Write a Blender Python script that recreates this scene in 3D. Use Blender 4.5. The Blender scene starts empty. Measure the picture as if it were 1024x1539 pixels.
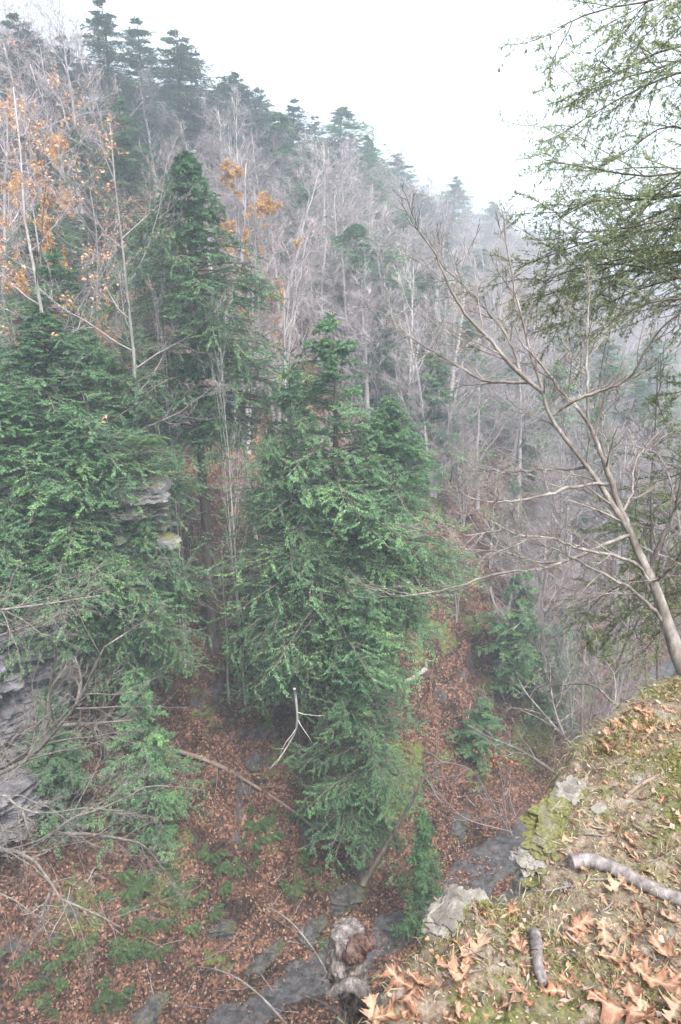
import bpy, math, random
import numpy as np
from mathutils import Vector
rad = math.radians
SC = bpy.context.scene
COL = SC.collection

# ------------------------------------------------------------ camera, sky, light, exposure
PITCH = 17.0
FPX = 1021.0                     # focal length in pixels of the 1024 x 1539 photograph
cam = bpy.data.cameras.new("camera"); camo = bpy.data.objects.new("camera", cam); COL.objects.link(camo)
cam.sensor_fit = 'VERTICAL'; cam.sensor_height = 24.0; cam.lens = 24.0*FPX/1539.0
cam.clip_start = 0.05; cam.clip_end = 4000
camo.location = (0, 0, 0); camo.rotation_euler = (rad(90-PITCH), 0, 0)
SC.camera = camo
SUN_EL, SUN_AZ = 58.0, 150.0     # azimuth clockwise from +Y: high, behind and right of the viewer
W = bpy.data.worlds.new("World"); SC.world = W; W.use_nodes = True
nt = W.node_tree; nt.nodes.clear()
sky = nt.nodes.new("ShaderNodeTexSky"); sky.sky_type = 'NISHITA'; sky.sun_disc = False
sky.sun_elevation = rad(SUN_EL); sky.sun_rotation = rad(SUN_AZ)
sky.air_density = 1.0; sky.dust_density = 5.0; sky.ozone_density = 1.0
hs = nt.nodes.new("ShaderNodeHueSaturation"); hs.inputs['Saturation'].default_value = 0.42
hs.inputs['Value'].default_value = 1.0
bg = nt.nodes.new("ShaderNodeBackground"); bg.inputs['Strength'].default_value = 0.15
wo = nt.nodes.new("ShaderNodeOutputWorld")
nt.links.new(sky.outputs[0], hs.inputs['Color']); nt.links.new(hs.outputs[0], bg.inputs['Color'])
nt.links.new(bg.outputs[0], wo.inputs['Surface'])
sl = bpy.data.lights.new("sun", 'SUN'); sl.energy = 1.5; sl.angle = rad(16); sl.color = (1.0, .96, .9)
so = bpy.data.objects.new("sun", sl); COL.objects.link(so)
so.rotation_euler = (rad(90-SUN_EL), 0, rad(180-SUN_AZ))
SC.view_settings.view_transform = 'Standard'; SC.view_settings.look = 'None'
SC.view_settings.gamma = 1; SC.view_settings.exposure = 1.88
SC.render.engine = 'CYCLES'
cy = SC.cycles
cy.max_bounces = 5; cy.diffuse_bounces = 3; cy.glossy_bounces = 2; cy.transmission_bounces = 3
cy.volume_bounces = 1; cy.transparent_max_bounces = 6
cy.use_denoising = True

# ------------------------------------------------------------ maths
CP, SP = math.cos(rad(PITCH)), math.sin(rad(PITCH))
def ray(u, v):
    du, dv = u-512.0, 769.5-v
    return np.array([du, FPX*CP+dv*SP, -FPX*SP+dv*CP])
def at(u, v, Y):                 # the point seen at photo pixel (u, v), Y metres ahead
    d = ray(u, v); return d*(Y/d[1])

def _hash(ix, iy, iz, seed):
    h = (ix.astype(np.int64)*374761393 + iy.astype(np.int64)*668265263 + iz.astype(np.int64)*2147483647 + seed*974711) & 0xffffffff
    h = ((h ^ (h >> 13))*1274126177) & 0xffffffff
    h = ((h ^ (h >> 16))*2246822519) & 0xffffffff
    return ((h ^ (h >> 15)) & 0xffff)/65535.0
def vnoise(x, y, z=None, seed=0):
    x = np.asarray(x, float); y = np.asarray(y, float)
    z = np.zeros_like(x) if z is None else np.asarray(z, float)
    fx, fy, fz = np.floor(x), np.floor(y), np.floor(z)
    a, b, c = x-fx, y-fy, z-fz
    a, b, c = a*a*(3-2*a), b*b*(3-2*b), c*c*(3-2*c)
    r = 0
    for i in (0, 1):
        for j in (0, 1):
            for k in (0, 1):
                r = r + _hash(fx+i, fy+j, fz+k, seed)*(a if i else 1-a)*(b if j else 1-b)*(c if k else 1-c)
    return r*2-1
def fbm(x, y, z=None, seed=0, oct=4, gain=.5):
    r, amp, f = 0, 1.0, 1.0
    for o in range(oct):
        r = r + amp*vnoise(np.asarray(x)*f+o*17.3, np.asarray(y)*f-o*9.1, None if z is None else np.asarray(z)*f+o*5.7, seed+o)
        amp *= gain; f *= 2.03
    return r
def sstep(a, b, x):
    t = np.clip((x-a)/(b-a), 0, 1); return t*t*(3-2*t)

# ------------------------------------------------------------ mesh helpers
class MB:
    def __init__(s): s.v = []; s.f = []; s.n = 0; s.smooth = True
    def quads(s, V, F):
        s.v.append(np.asarray(V, float).reshape(-1, 3)); s.f.append(np.asarray(F).reshape(-1, 4)+s.n); s.n += len(s.v[-1])
    def tubes(s, P, R, sides=4, rough=0.0, seed=1):
        P = np.asarray(P, float); R = np.asarray(R, float)
        if P.ndim == 2: P = P[None]; R = R[None]
        N, K, _ = P.shape
        T = np.gradient(P, axis=1); T /= (np.linalg.norm(T, axis=2, keepdims=True)+1e-9)
        ref = np.where(np.abs(T[:, :1, 2:3]) < .8, np.array([[[0, 0, 1.]]]), np.array([[[1., 0, 0]]]))
        A = np.cross(T, np.broadcast_to(ref, T.shape)); A /= (np.linalg.norm(A, axis=2, keepdims=True)+1e-9)
        B = np.cross(T, A)
        th = np.arange(sides)*2*math.pi/sides
        rr = R[:, :, None, None]*np.ones((1, 1, sides, 1))
        if rough:
            rg = np.random.RandomState(seed)
            rr = rr*(1+rough*rg.uniform(-1, 1, rr.shape))
        V = P[:, :, None]+rr*(A[:, :, None]*np.cos(th)[None, None, :, None]+B[:, :, None]*np.sin(th)[None, None, :, None])
        i = np.arange(N)[:, None, None]*K*sides+np.arange(K-1)[None, :, None]*sides
        j = np.arange(sides)[None, None]; j2 = (j+1) % sides
        F = np.stack([i+j, i+j2, i+sides+j2, i+sides+j], -1)
        s.quads(V, F)
        if sides >= 4 and N < 400:           # close the ends of the thicker ones
            b0 = (np.arange(N)*K*sides); e0 = b0+(K-1)*sides
            if sides == 4:
                s.f.append(np.stack([b0+3, b0+2, b0+1, b0], -1)+s.n-len(V.reshape(-1, 3)))
                s.f.append(np.stack([e0, e0+1, e0+2, e0+3], -1)+s.n-len(V.reshape(-1, 3)))
            elif sides == 8:
                base = s.n-len(V.reshape(-1, 3))
                for st in (b0, e0):
                    for q in ((0, 1, 2, 3), (0, 3, 4, 7), (4, 5, 6, 7)):
                        s.f.append(np.stack([st+k for k in q], -1)+base)
    def leaves(s, base, d, n, L, w, tip=.55, droop=0.0):
        """flat rhombic leaflets: base point, unit direction, unit normal, length, half width"""
        side = np.cross(d, n); side /= (np.linalg.norm(side, axis=1, keepdims=True)+1e-9)
        L = np.asarray(L).reshape(-1, 1); w = np.asarray(w).reshape(-1, 1)
        m = base+d*L*tip+n*L*.06
        e = base+d*L-np.array([[0, 0, 1.]])*L*droop
        V = np.stack([base, m+side*w, e, m-side*w], 1)
        N = len(base)
        s.quads(V, np.arange(N*4).reshape(N, 4))
    def mesh(s, name, mat, smooth=True, attrs=None):
        V = np.concatenate(s.v); F = np.concatenate(s.f)
        me = bpy.data.meshes.new(name)
        me.vertices.add(len(V)); me.vertices.foreach_set("co", V.astype(np.float32).ravel())
        me.loops.add(F.size); me.loops.foreach_set("vertex_index", F.astype(np.int32).ravel())
        me.polygons.add(len(F)); me.polygons.foreach_set("loop_start", (np.arange(len(F))*4).astype(np.int32))
        me.polygons.foreach_set("use_smooth", np.full(len(F), smooth, dtype=bool))
        me.update(calc_edges=True)
        for k, a in (attrs or {}).items():
            at_ = me.attributes.new(k, 'FLOAT', 'POINT'); at_.data.foreach_set("value", np.asarray(a, np.float32).ravel())
        if mat: me.materials.append(mat)
        return me
    def build(s, name, mat, parent=None, smooth=True, attrs=None):
        o = bpy.data.objects.new(name, s.mesh(name, mat, smooth, attrs)); COL.objects.link(o)
        if parent: o.parent = parent
        return o

def tag(o, label=None, cat=None, group=None, kind=None):
    if label: o["label"] = label
    if cat: o["category"] = cat
    if group: o["group"] = group
    if kind: o["kind"] = kind
    return o
def thing(name, label, cat, loc=(0, 0, 0), rz=0, group=None):
    o = bpy.data.objects.new(name, None); COL.objects.link(o); o.empty_display_size = .2
    o.location = loc; o.rotation_euler = (0, 0, rz)
    return tag(o, label, cat, group)
def part(name, me, parent):
    o = bpy.data.objects.new(name, me); COL.objects.link(o); o.parent = parent; return o

def resample(pts, K):
    pts = np.asarray(pts, float)
    # smooth through the points (Catmull-Rom), then K even samples
    P = np.vstack([2*pts[0]-pts[1], pts, 2*pts[-1]-pts[-2]])
    out = []
    for i in range(1, len(P)-2):
        for t in np.linspace(0, 1, 10, endpoint=False):
            a, b, c, d = P[i-1], P[i], P[i+1], P[i+2]
            out.append(.5*((2*b)+(-a+c)*t+(2*a-5*b+4*c-d)*t*t+(-a+3*b-3*c+d)*t**3))
    out.append(P[-2]); out = np.array(out)
    s = np.r_[0, np.cumsum(np.linalg.norm(np.diff(out, axis=0), axis=1))]
    q = np.linspace(0, s[-1], K)
    return np.stack([np.interp(q, s, out[:, k]) for k in range(out.shape[1])], 1)

def unit(v): return v/(np.linalg.norm(v, axis=-1, keepdims=True)+1e-9)
def grow(P, R, n, rg, smin=.2, smax=.98, ratio=.5, ang=50, up=.25, K=6, jit=.06, taper=.6, rmin=.002, plane=0.0, shrink=.6, minlen=.0):
    """children on every polyline of P: n each; returns polylines, radii, position along the parent"""
    N, Kp, _ = P.shape
    Ls = np.linalg.norm(np.diff(P, axis=1), axis=2).sum(1)
    s = smin+(smax-smin)*((np.arange(n)[None]+rg.uniform(0, 1, (N, n)))/n)
    x = s*(Kp-1); i = np.minimum(x.astype(int), Kp-2); f = (x-i)[..., None]
    idx = np.arange(N)[:, None]
    b = P[idx, i]*(1-f)+P[idx, i+1]*f
    t = unit(P[idx, i+1]-P[idx, i])
    r = R[idx, i]*(1-f[..., 0])+R[idx, i+1]*f[..., 0]
    rv = rg.normal(0, 1, t.shape)
    if plane: rv[..., 2] *= (1-plane)
    perp = unit(rv-(rv*t).sum(-1, keepdims=True)*t)
    a = np.radians(ang+rg.normal(0, 9, (N, n)))[..., None]
    d = t*np.cos(a)+perp*np.sin(a)
    L = np.maximum(Ls[:, None]*ratio*(1-shrink*s)*rg.uniform(.6, 1.25, (N, n)), minlen)
    b = b.reshape(-1, 3); d = d.reshape(-1, 3); L = L.ravel(); r = r.ravel()
    Q = [b]; cur = b; seg = (L/(K-1))[:, None]
    for k in range(K-1):
        d = unit(d+np.array([[0, 0, up/(K-1)]])+rg.normal(0, jit, d.shape)*1.6)
        cur = cur+d*seg; Q.append(cur)
    Q = np.stack(Q, 1)
    r0 = np.maximum(r*taper, rmin)
    return Q, np.maximum(r0[:, None]*np.linspace(1, .25, K)[None], rmin*.6), s.ravel()

# ------------------------------------------------------------ materials
def nodes(name):
    m = bpy.data.materials.new(name); m.use_nodes = True
    t = m.node_tree; b = t.nodes["Principled BSDF"]; b.inputs['Roughness'].default_value = .85
    b.inputs['Specular IOR Level'].default_value = .25
    return m, t, b
def ramp(t, cols, fac=None):
    r = t.nodes.new("ShaderNodeValToRGB"); e = r.color_ramp.elements
    while len(e) < len(cols): e.new(.5)
    for k, (p, c) in enumerate(cols): e[k].position = p; e[k].color = (*c, 1)
    if fac is not None: t.links.new(fac, r.inputs['Fac'])
    return r
def tex(t, kind, scale, coord='Object', **kw):
    tc = t.nodes.new("ShaderNodeTexCoord"); n = t.nodes.new("ShaderNodeTex"+kind)
    n.inputs['Scale'].default_value = scale
    for k, v in kw.items():
        if k in n.inputs: n.inputs[k].default_value = v
    t.links.new(tc.outputs[coord], n.inputs['Vector']); return n
def mixc(t, a, b, fac, mode='MIX'):
    m = t.nodes.new("ShaderNodeMix"); m.data_type = 'RGBA'; m.blend_type = mode
    for sock, val in ((m.inputs[6], a), (m.inputs[7], b), (m.inputs[0], fac)):
        if hasattr(val, 'links'): t.links.new(val, sock)
        else: sock.default_value = (*val, 1) if isinstance(val, tuple) else val
    return m.outputs[2]
def bump(t, b, h, strength=.5, dist=.02):
    n = t.nodes.new("ShaderNodeBump"); n.inputs['Strength'].default_value = strength; n.inputs['Distance'].default_value = dist
    t.links.new(h, n.inputs['Height']); t.links.new(n.outputs[0], b.inputs['Normal'])
def leafmat(name, cols, trans=.25, objvar=.25, rough=.6, bough=False):
    """foliage: each leaf picks its colour; a little light passes through"""
    m, t, b = nodes(name)
    g = t.nodes.new("ShaderNodeNewGeometry"); oi = t.nodes.new("ShaderNodeObjectInfo")
    r = ramp(t, cols, g.outputs['Random Per Island'])
    r2 = ramp(t, [(0, (1-objvar,)*3), (1, (1+objvar*.6, 1+objvar*.5, 1+objvar*.2))], oi.outputs['Random'])
    c = mixc(t, r.outputs[0], r2.outputs[0], 1.0, 'MULTIPLY')
    if bough:
        ab = t.nodes.new("ShaderNodeAttribute"); ab.attribute_name = "bough"
        c = mixc(t, c, ramp(t, [(0, (.62, .68, .72)), (.6, (1, 1, 1)), (1, (1.35, 1.25, 1.05))], ab.outputs['Fac']).outputs[0], 1.0, 'MULTIPLY')
    t.links.new(c, b.inputs['Base Color']); b.inputs['Roughness'].default_value = rough
    tr = t.nodes.new("ShaderNodeBsdfTranslucent"); t.links.new(c, tr.inputs['Color'])
    ms = t.nodes.new("ShaderNodeMixShader"); ms.inputs[0].default_value = trans
    out = t.nodes["Material Output"]
    t.links.new(b.outputs[0], ms.inputs[1]); t.links.new(tr.outputs[0], ms.inputs[2]); t.links.new(ms.outputs[0], out.inputs[0])
    return m
def barkmat(name, c1, c2, c3, scale=6, bs=.6, dist=.02, objvar=.3):
    m, t, b = nodes(name)
    tc = t.nodes.new("ShaderNodeTexCoord"); mp = t.nodes.new("ShaderNodeMapping"); mp.inputs['Scale'].default_value = (1, 1, .35)
    t.links.new(tc.outputs['Object'], mp.inputs[0])
    n = t.nodes.new("ShaderNodeTexNoise"); n.inputs['Scale'].default_value = scale; n.inputs['Detail'].default_value = 7; n.inputs['Roughness'].default_value = .7
    t.links.new(mp.outputs[0], n.inputs['Vector'])
    r = ramp(t, [(.3, c1), (.52, c2), (.72, c3)], n.outputs['Fac'])
    oi = t.nodes.new("ShaderNodeObjectInfo")
    r2 = ramp(t, [(0, (1-objvar,)*3), (1, (1+objvar,)*3)], oi.outputs['Random'])
    t.links.new(mixc(t, r.outputs[0], r2.outputs[0], 1.0, 'MULTIPLY'), b.inputs['Base Color'])
    bump(t, b, n.outputs['Fac'], bs, dist)
    return m

M = {}
M['hemlock'] = leafmat("hemlock_needles", [(0, (.07, .155, .085)), (.35, (.13, .265, .135)), (.8, (.195, .36, .18)), (1, (.265, .44, .225))], .42, bough=True)
M['pine'] = leafmat("pine_needles", [(0, (.05, .09, .075)), (.5, (.09, .155, .115)), (1, (.15, .215, .15))], .25, bough=True)
M['near_needles'] = leafmat("olive_needles", [(0, (.14, .19, .11)), (.5, (.27, .34, .18)), (1, (.42, .48, .26))], .55)
M['orange_leaf'] = leafmat("autumn_leaves", [(0, (.45, .17, .05)), (.5, (.62, .30, .08)), (1, (.70, .45, .2))], .35, .15)
M['tan_leaf'] = leafmat("pale_autumn_leaves", [(0, (.50, .25, .13)), (.5, (.60, .37, .22)), (1, (.72, .50, .33))], .35, .1)
M['yellow_leaf'] = leafmat("yellow_leaves", [(0, (.50, .25, .06)), (.6, (.60, .34, .11)), (1, (.62, .44, .2))], .35, .1)
M['red_leaf'] = leafmat("red_leaves", [(0, (.32, .085, .04)), (1, (.5, .18, .09))], .35, .1)
M['litter'] = leafmat("fallen_leaves", [(0, (.03, .02, .015)), (.3, (.085, .045, .031)), (.6, (.17, .083, .055)), (.85, (.26, .135, .09)), (1, (.36, .235, .17))], .08, 0)
M['fern'] = leafmat("fern_fronds", [(0, (.035, .07, .03)), (1, (.10, .16, .06))], .25)
M['mossblade'] = leafmat("moss_tufts", [(0, (.07, .08, .025)), (.5, (.16, .165, .045)), (1, (.27, .26, .085))], .2, 0)
M['grass'] = leafmat("dry_grass", [(0, (.13, .15, .06)), (.4, (.29, .265, .15)), (.75, (.40, .35, .23)), (1, (.19, .25, .09))], .25, 0)
M['debris'] = leafmat("ledge_debris", [(0, (.08, .05, .035)), (.3, (.20, .125, .085)), (.55, (.32, .18, .11)), (.8, (.31, .24, .185)), (1, (.38, .32, .26))], .1, 0)
M['bark'] = barkmat("dark_bark", (.045, .035, .03), (.10, .08, .065), (.19, .16, .14))
M['grey_bark'] = barkmat("grey_bark", (.15, .135, .135), (.28, .26, .255), (.46, .44, .43))
M['twigs'] = barkmat("twig_bark", (.17, .14, .142), (.30, .26, .265), (.43, .39, .39))
M['white_bark'] = barkmat("pale_bark", (.36, .34, .32), (.52, .50, .48), (.64, .62, .60), objvar=.12)
M['sapling'] = barkmat("sapling_bark", (.07, .06, .053), (.175, .155, .14), (.36, .335, .31), 18, .6, .006, .12)
M['log'] = barkmat("weathered_bark", (.03, .025, .023), (.14, .122, .114), (.38, .345, .33), 60, 1.0, .012, .05)
M['stick'] = barkmat('grey_stick_bark', (.06, .05, .05), (.17, .15, .147), (.31, .285, .275), 40, .7, .008, .05)
M['knot'] = barkmat('rotten_knot', (.03, .02, .018), (.10, .062, .052), (.21, .15, .13), 60, 1.0, .01, .05)
M['brown_twig'] = barkmat("brown_twig_bark", (.13, .09, .07), (.235, .17, .14), (.36, .28, .24), 14, .4, .004, .2)

def rockmat(name, cols, scale=2.0, moss=.0):
    m, t, b = nodes(name)
    n = tex(t, "Noise", scale, 'Object', Detail=9, Roughness=.68)
    r = ramp(t, cols, n.outputs['Fac'])
    n2 = tex(t, "Noise", scale*.7, 'Object', Detail=6, Roughness=.6)
    g = t.nodes.new("ShaderNodeNewGeometry"); sx = t.nodes.new("ShaderNodeSeparateXYZ"); t.links.new(g.outputs['Normal'], sx.inputs[0])
    ad = t.nodes.new("ShaderNodeMath"); ad.operation = 'MULTIPLY_ADD'; t.links.new(sx.outputs[2], ad.inputs[0]); ad.inputs[1].default_value = .45
    t.links.new(n2.outputs['Fac'], ad.inputs[2])
    mr = ramp(t, [(1.02-moss*.8, (0, 0, 0)), (1.12-moss*.8, (1, 1, 1))], ad.outputs[0])
    mc = ramp(t, [(.3, (.055, .06, .022)), (.7, (.15, .145, .05))], tex(t, "Noise", scale*12, 'Object', Detail=4).outputs['Fac'])
    tc = t.nodes.new("ShaderNodeTexCoord"); mp = t.nodes.new("ShaderNodeMapping"); mp.inputs['Scale'].default_value = (.6, .6, 9)
    t.links.new(tc.outputs['Object'], mp.inputs[0]); nb = t.nodes.new("ShaderNodeTexNoise"); nb.inputs['Scale'].default_value = scale*.8; nb.inputs['Detail'].default_value = 6
    t.links.new(mp.outputs[0], nb.inputs['Vector']); br = ramp(t, [(.40, (.55, .54, .54)), (.5, (1, 1, 1)), (.62, (1.12, 1.12, 1.12))], nb.outputs['Fac'])
    rcol = mixc(t, r.outputs[0], br.outputs[0], .8, 'MULTIPLY')
    c = mixc(t, rcol, mc.outputs[0], mr.outputs[0]) if moss > 0 else rcol
    t.links.new(c, b.inputs['Base Color']); bump(t, b, n.outputs['Fac'], .8, .06/scale)
    return m
M['shale'] = rockmat("shale", [(.3, (.06, .057, .062)), (.5, (.14, .135, .145)), (.7, (.24, .23, .24))], 1.6, .30)
M['shale_bare'] = rockmat("bare_shale", [(.3, (.06, .055, .06)), (.5, (.135, .13, .14)), (.72, (.23, .225, .235))], 1.6, .0)
M['dark_rock'] = rockmat('dark_rock', [(.3, (.025, .023, .023)), (.5, (.075, .07, .068)), (.7, (.15, .14, .135))], 3, .06)
M['pale_rock'] = rockmat("pale_rock", [(.3, (.08, .07, .06)), (.5, (.22, .205, .18)), (.7, (.36, .345, .315))], 9, .06)
M['mossy_rock'] = rockmat("mossy_rock", [(.3, (.08, .072, .06)), (.5, (.20, .185, .155)), (.7, (.33, .31, .28))], 9, .3)

# hillside: brown leaf litter, moss patches, bare shale by attribute
def hillmat():
    m, t, b = nodes("leaf_covered_slope")
    vo = tex(t, "Voronoi", 11.0, 'Object')
    sp = t.nodes.new("ShaderNodeSeparateColor"); t.links.new(vo.outputs['Color'], sp.inputs[0])
    r = ramp(t, [(0, (.02, .015, .012)), (.4, (.06, .036, .027)), (.75, (.17, .083, .052)), (1, (.28, .155, .105))], sp.outputs[0])
    big = tex(t, "Noise", .8, 'Object', Detail=6, Roughness=.6)
    bm = ramp(t, [(.40, (.3, .3, .3)), (.6, (1.05, 1, 1))], big.outputs['Fac'])
    c = mixc(t, r.outputs[0], bm.outputs[0], 1.0, 'MULTIPLY')
    a = t.nodes.new("ShaderNodeAttribute"); a.attribute_name = "moss"
    n = tex(t, "Noise", 3.0, 'Object', Detail=7, Roughness=.7)
    mm = t.nodes.new("ShaderNodeMath"); mm.operation = 'MULTIPLY_ADD'; t.links.new(a.outputs['Fac'], mm.inputs[0]); mm.inputs[1].default_value = .55
    t.links.new(n.outputs['Fac'], mm.inputs[2])
    mr = ramp(t, [(.68, (0, 0, 0)), (.80, (1, 1, 1))], mm.outputs[0])
    mc = ramp(t, [(.3, (.045, .065, .02)), (.7, (.13, .16, .045))], tex(t, "Noise", 9, 'Object', Detail=4).outputs['Fac'])
    c = mixc(t, c, mc.outputs[0], mr.outputs[0])
    a2 = t.nodes.new("ShaderNodeAttribute"); a2.attribute_name = "rock"
    mm2 = t.nodes.new("ShaderNodeMath"); mm2.operation = 'MULTIPLY_ADD'; t.links.new(a2.outputs['Fac'], mm2.inputs[0]); mm2.inputs[1].default_value = 1.0
    n4 = tex(t, "Noise", 1.3, 'Object', Detail=8, Roughness=.72); t.links.new(n4.outputs['Fac'], mm2.inputs[2])
    rr = ramp(t, [(.92, (0, 0, 0)), (1.0, (1, 1, 1))], mm2.outputs[0])
    rc = ramp(t, [(.35, (.03, .028, .03)), (.5, (.07, .067, .07)), (.68, (.145, .138, .142))], tex(t, "Noise", 3, 'Object', Detail=8, Roughness=.7).outputs['Fac'])
    c = mixc(t, c, rc.outputs[0], rr.outputs[0])
    t.links.new(c, b.inputs['Base Color']); bump(t, b, n.outputs['Fac'], .8, .12)
    return m
M['hill'] = hillmat()

# ------------------------------------------------------------ the gorge
AX = np.array([(-60, -22), (-30, -2), (-15, 8.5), (-3.3, 18.6), (2.4, 22), (9.4, 27.4), (20, 38), (35, 60), (55, 95), (90, 150), (140, 230), (230, 340), (420, 480)], float)
AX = resample(AX, 160)
def axis_d(x, y):
    """signed distance to the stream (positive on the far, left bank) and position along it"""
    x = np.asarray(x, float); y = np.asarray(y, float); sh = x.shape
    p = np.stack([x.ravel(), y.ravel()], 1); best = np.full(len(p), 1e9); sg = np.ones(len(p)); ss = np.zeros(len(p))
    acc = 0.0
    for i in range(len(AX)-1):
        a, b = AX[i], AX[i+1]; ab = b-a; l = np.linalg.norm(ab)
        t = np.clip(((p-a)@ab)/l**2, 0, 1); q = a+t[:, None]*ab; d = np.linalg.norm(p-q, axis=1)
        m = d < best; best = np.where(m, d, best)
        cr = ab[0]*(p[:, 1]-a[1])-ab[1]*(p[:, 0]-a[0])
        sg = np.where(m, np.sign(cr), sg); ss = np.where(m, acc+t*l, ss); acc += l
    return (best*sg).reshape(sh), ss.reshape(sh)
S0 = float(axis_d(np.array([0.]), np.array([20.5]))[1][0])
def ground(x, y, detail=True):
    x = np.asarray(x, float); y = np.asarray(y, float)
    d, s = axis_d(x, y); s = s-S0
    zb = -25.0+0.012*np.maximum(s, 0)+.02*np.minimum(s, 0)
    ridge = np.interp(s, [-40, 0, 60, 130, 260, 500], [43, 40, 39, 33, 30, 34])
    run = np.interp(s, [-40, 0, 60, 130, 260, 500], [50, 52, 54, 56, 64, 90])
    u = np.maximum(np.abs(d)-1.6, 0)
    q = u/run
    far = np.where(q < 1, ridge*(1.10*q-.10*q**3), ridge*(1+.28*(1-np.exp(-(q-1)*1.4))-.25*np.maximum(q-1.6, 0)))
    far = np.maximum(far, -2)
    near = np.interp(u, [0, 3, 13.2, 15.5, 24, 60, 200, 600], [0, 2.5, 11.5, 20.5, 22.5, 33, 60, 70])
    z = zb+np.where(d > 0, far, near)
    if detail:
        k = np.clip(u/8, 0, 1)
        z = z+k*(1.6*fbm(x*.07, y*.07, seed=3, oct=3)+.0)+np.clip(u/2, .15, 1)*(.35*fbm(x*.45, y*.45, seed=9, oct=4))
        z = z+np.clip(u/2.5, 0, 1)*(1-.6*sstep(18, 40, u))*1.5*(.38-.75*np.abs(vnoise(x*.55+3*vnoise(x*.3, y*.3, seed=14), y*.55, seed=12))-.3*np.abs(vnoise(x*1.3, y*1.3, seed=13)))
        z = z-k*1.1*np.clip(fbm(x*.16, y*.16, seed=21, oct=2), 0, 1)*np.where(d > 0, 1, 0)
    return z
def gz(x, y): return float(ground(np.array([x]), np.array([y]))[0])
def hit(u, v, y0=8.0, y1=400.0):
    """where the line of sight through a photo pixel meets the far ground"""
    d = ray(u, v); d = d/d[1]; Y = np.geomspace(y0, y1, 900)
    P = d[None]*Y[:, None]; h = ground(P[:, 0], P[:, 1]); k = np.nonzero(P[:, 2] < h)[0]
    return P[k[0]] if len(k) else P[-1]

def axis_grid(c0, c1, fine, out0, out1, g=1.09):
    a = list(np.arange(c0, c1, fine)); st = fine; x = a[-1]
    while x < out1: st *= g; x += st; a.append(x)
    st = fine; x = a[0]; b = []
    while x > out0: st *= g; x -= st; b.append(x)
    return np.array(b[::-1]+a)
gx = axis_grid(-26, 30, .22, -420, 620, 1.045); gy = axis_grid(9, 48, .22, -160, 760, 1.04)
X, Y = np.meshgrid(gx, gy); Z = ground(X, Y)
DD, SS = axis_d(X, Y)
ny, nx = X.shape
idx = np.arange(nx*ny).reshape(ny, nx)
hb = MB(); hb.quads(np.stack([X, Y, Z], -1), np.stack([idx[:-1, :-1], idx[:-1, 1:], idx[1:, 1:], idx[1:, :-1]], -1))
gz_x = np.gradient(Z, axis=1)/np.gradient(X, axis=1); gz_y = np.gradient(Z, axis=0)/np.gradient(Y, axis=0)
slope = np.hypot(gz_x, gz_y)
rock = .66*(1-sstep(.4, 1.5, np.abs(DD)+.8*fbm(X*.5, Y*.5, seed=5, oct=3)))+.47*sstep(1.25, 2.0, slope)*(1-sstep(16, 30, np.abs(DD)))
moss = .60*sstep(-.1, .7, fbm(X*.6, Y*.6, seed=31, oct=4))*(1-sstep(14, 22, np.abs(DD)))*sstep(1.0, 3.0, np.abs(DD))
hill = hb.build("hillside", M['hill'], attrs={'rock': rock, 'moss': moss}); tag(hill, kind='structure')

# water in the stream bed
m, t, b = nodes("stream_water"); b.inputs['Base Color'].default_value = (.05, .055, .05, 1); b.inputs['Roughness'].default_value = .07
b.inputs['Specular IOR Level'].default_value = .5
bump(t, b, tex(t, "Noise", 3, 'Object', Detail=4).outputs['Fac'], .3, .03); M['water'] = m
sm = np.arange(22, 96)
wa = AX[sm]; tn = unit(np.gradient(wa, axis=0)); nn = np.stack([-tn[:, 1], tn[:, 0]], 1)
wd = .5+.4*vnoise(np.arange(len(sm))*.4, np.zeros(len(sm)), seed=8)
off = .6*vnoise(np.arange(len(sm))*.3, np.ones(len(sm)), seed=2)
zb = ground(wa[:, 0], wa[:, 1], False)+.13
rows = []
for k in np.linspace(-1, 1, 5):
    q = wa+nn*(off+k*wd)[:, None]; rows.append(np.c_[q, zb])
Vw = np.stack(rows, 1); iw = np.arange(len(sm)*5).reshape(len(sm), 5)
wb = MB(); wb.quads(Vw, np.stack([iw[:-1, :-1], iw[:-1, 1:], iw[1:, 1:], iw[1:, :-1]], -1))
tag(wb.build("stream", M['water']), kind='structure')

# fallen leaves as real leaves over the nearer slope
def slope_normals(x, y):
    e = .25; h = ground(x, y)
    return unit(np.stack([-(ground(x+e, y)-h)/e, -(ground(x, y+e)-h)/e, np.ones_like(h)], 1)), h
rg = np.random.RandomState(4)
N = 240000
u_ = rg.uniform(-60, 1000, N*2); yy = 13+62*rg.uniform(0, 1, N*2)**1.45
xx = (u_-512)/900*yy*rg.uniform(.97, 1.03, N*2)
dd, _ = axis_d(xx, yy)
dens = .5+.75*fbm(xx*.9, yy*.9, seed=44, oct=3)
keep = (rg.uniform(0, 1, N*2) < np.clip(dens, .08, 1)*np.where(np.abs(dd) < 1.0, .12+.6*(fbm(xx*.8, yy*.8, seed=46, oct=2) > .15), 1)) & (dd > -6)
xx, yy = xx[keep][:N], yy[keep][:N]
nn_, hh = slope_normals(xx, yy); n = len(xx)
nn2 = unit(nn_+rg.normal(0, .45, (n, 3))); dv = rg.normal(0, 1, (n, 3)); dv = unit(dv-(dv*nn2).sum(1, keepdims=True)*nn2)
lb = MB(); sz = rg.uniform(.08, .17, n)*(1+.5*sstep(35, 70, yy))
lb.leaves(np.c_[xx, yy, hh+rg.uniform(.0, .05, n)], dv, nn2, sz, sz*.32, .5)
tag(lb.build("leaf_litter", M['litter'], smooth=False), "brown fallen leaves lying all over the far slope", "leaf litter", kind='stuff')

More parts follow.
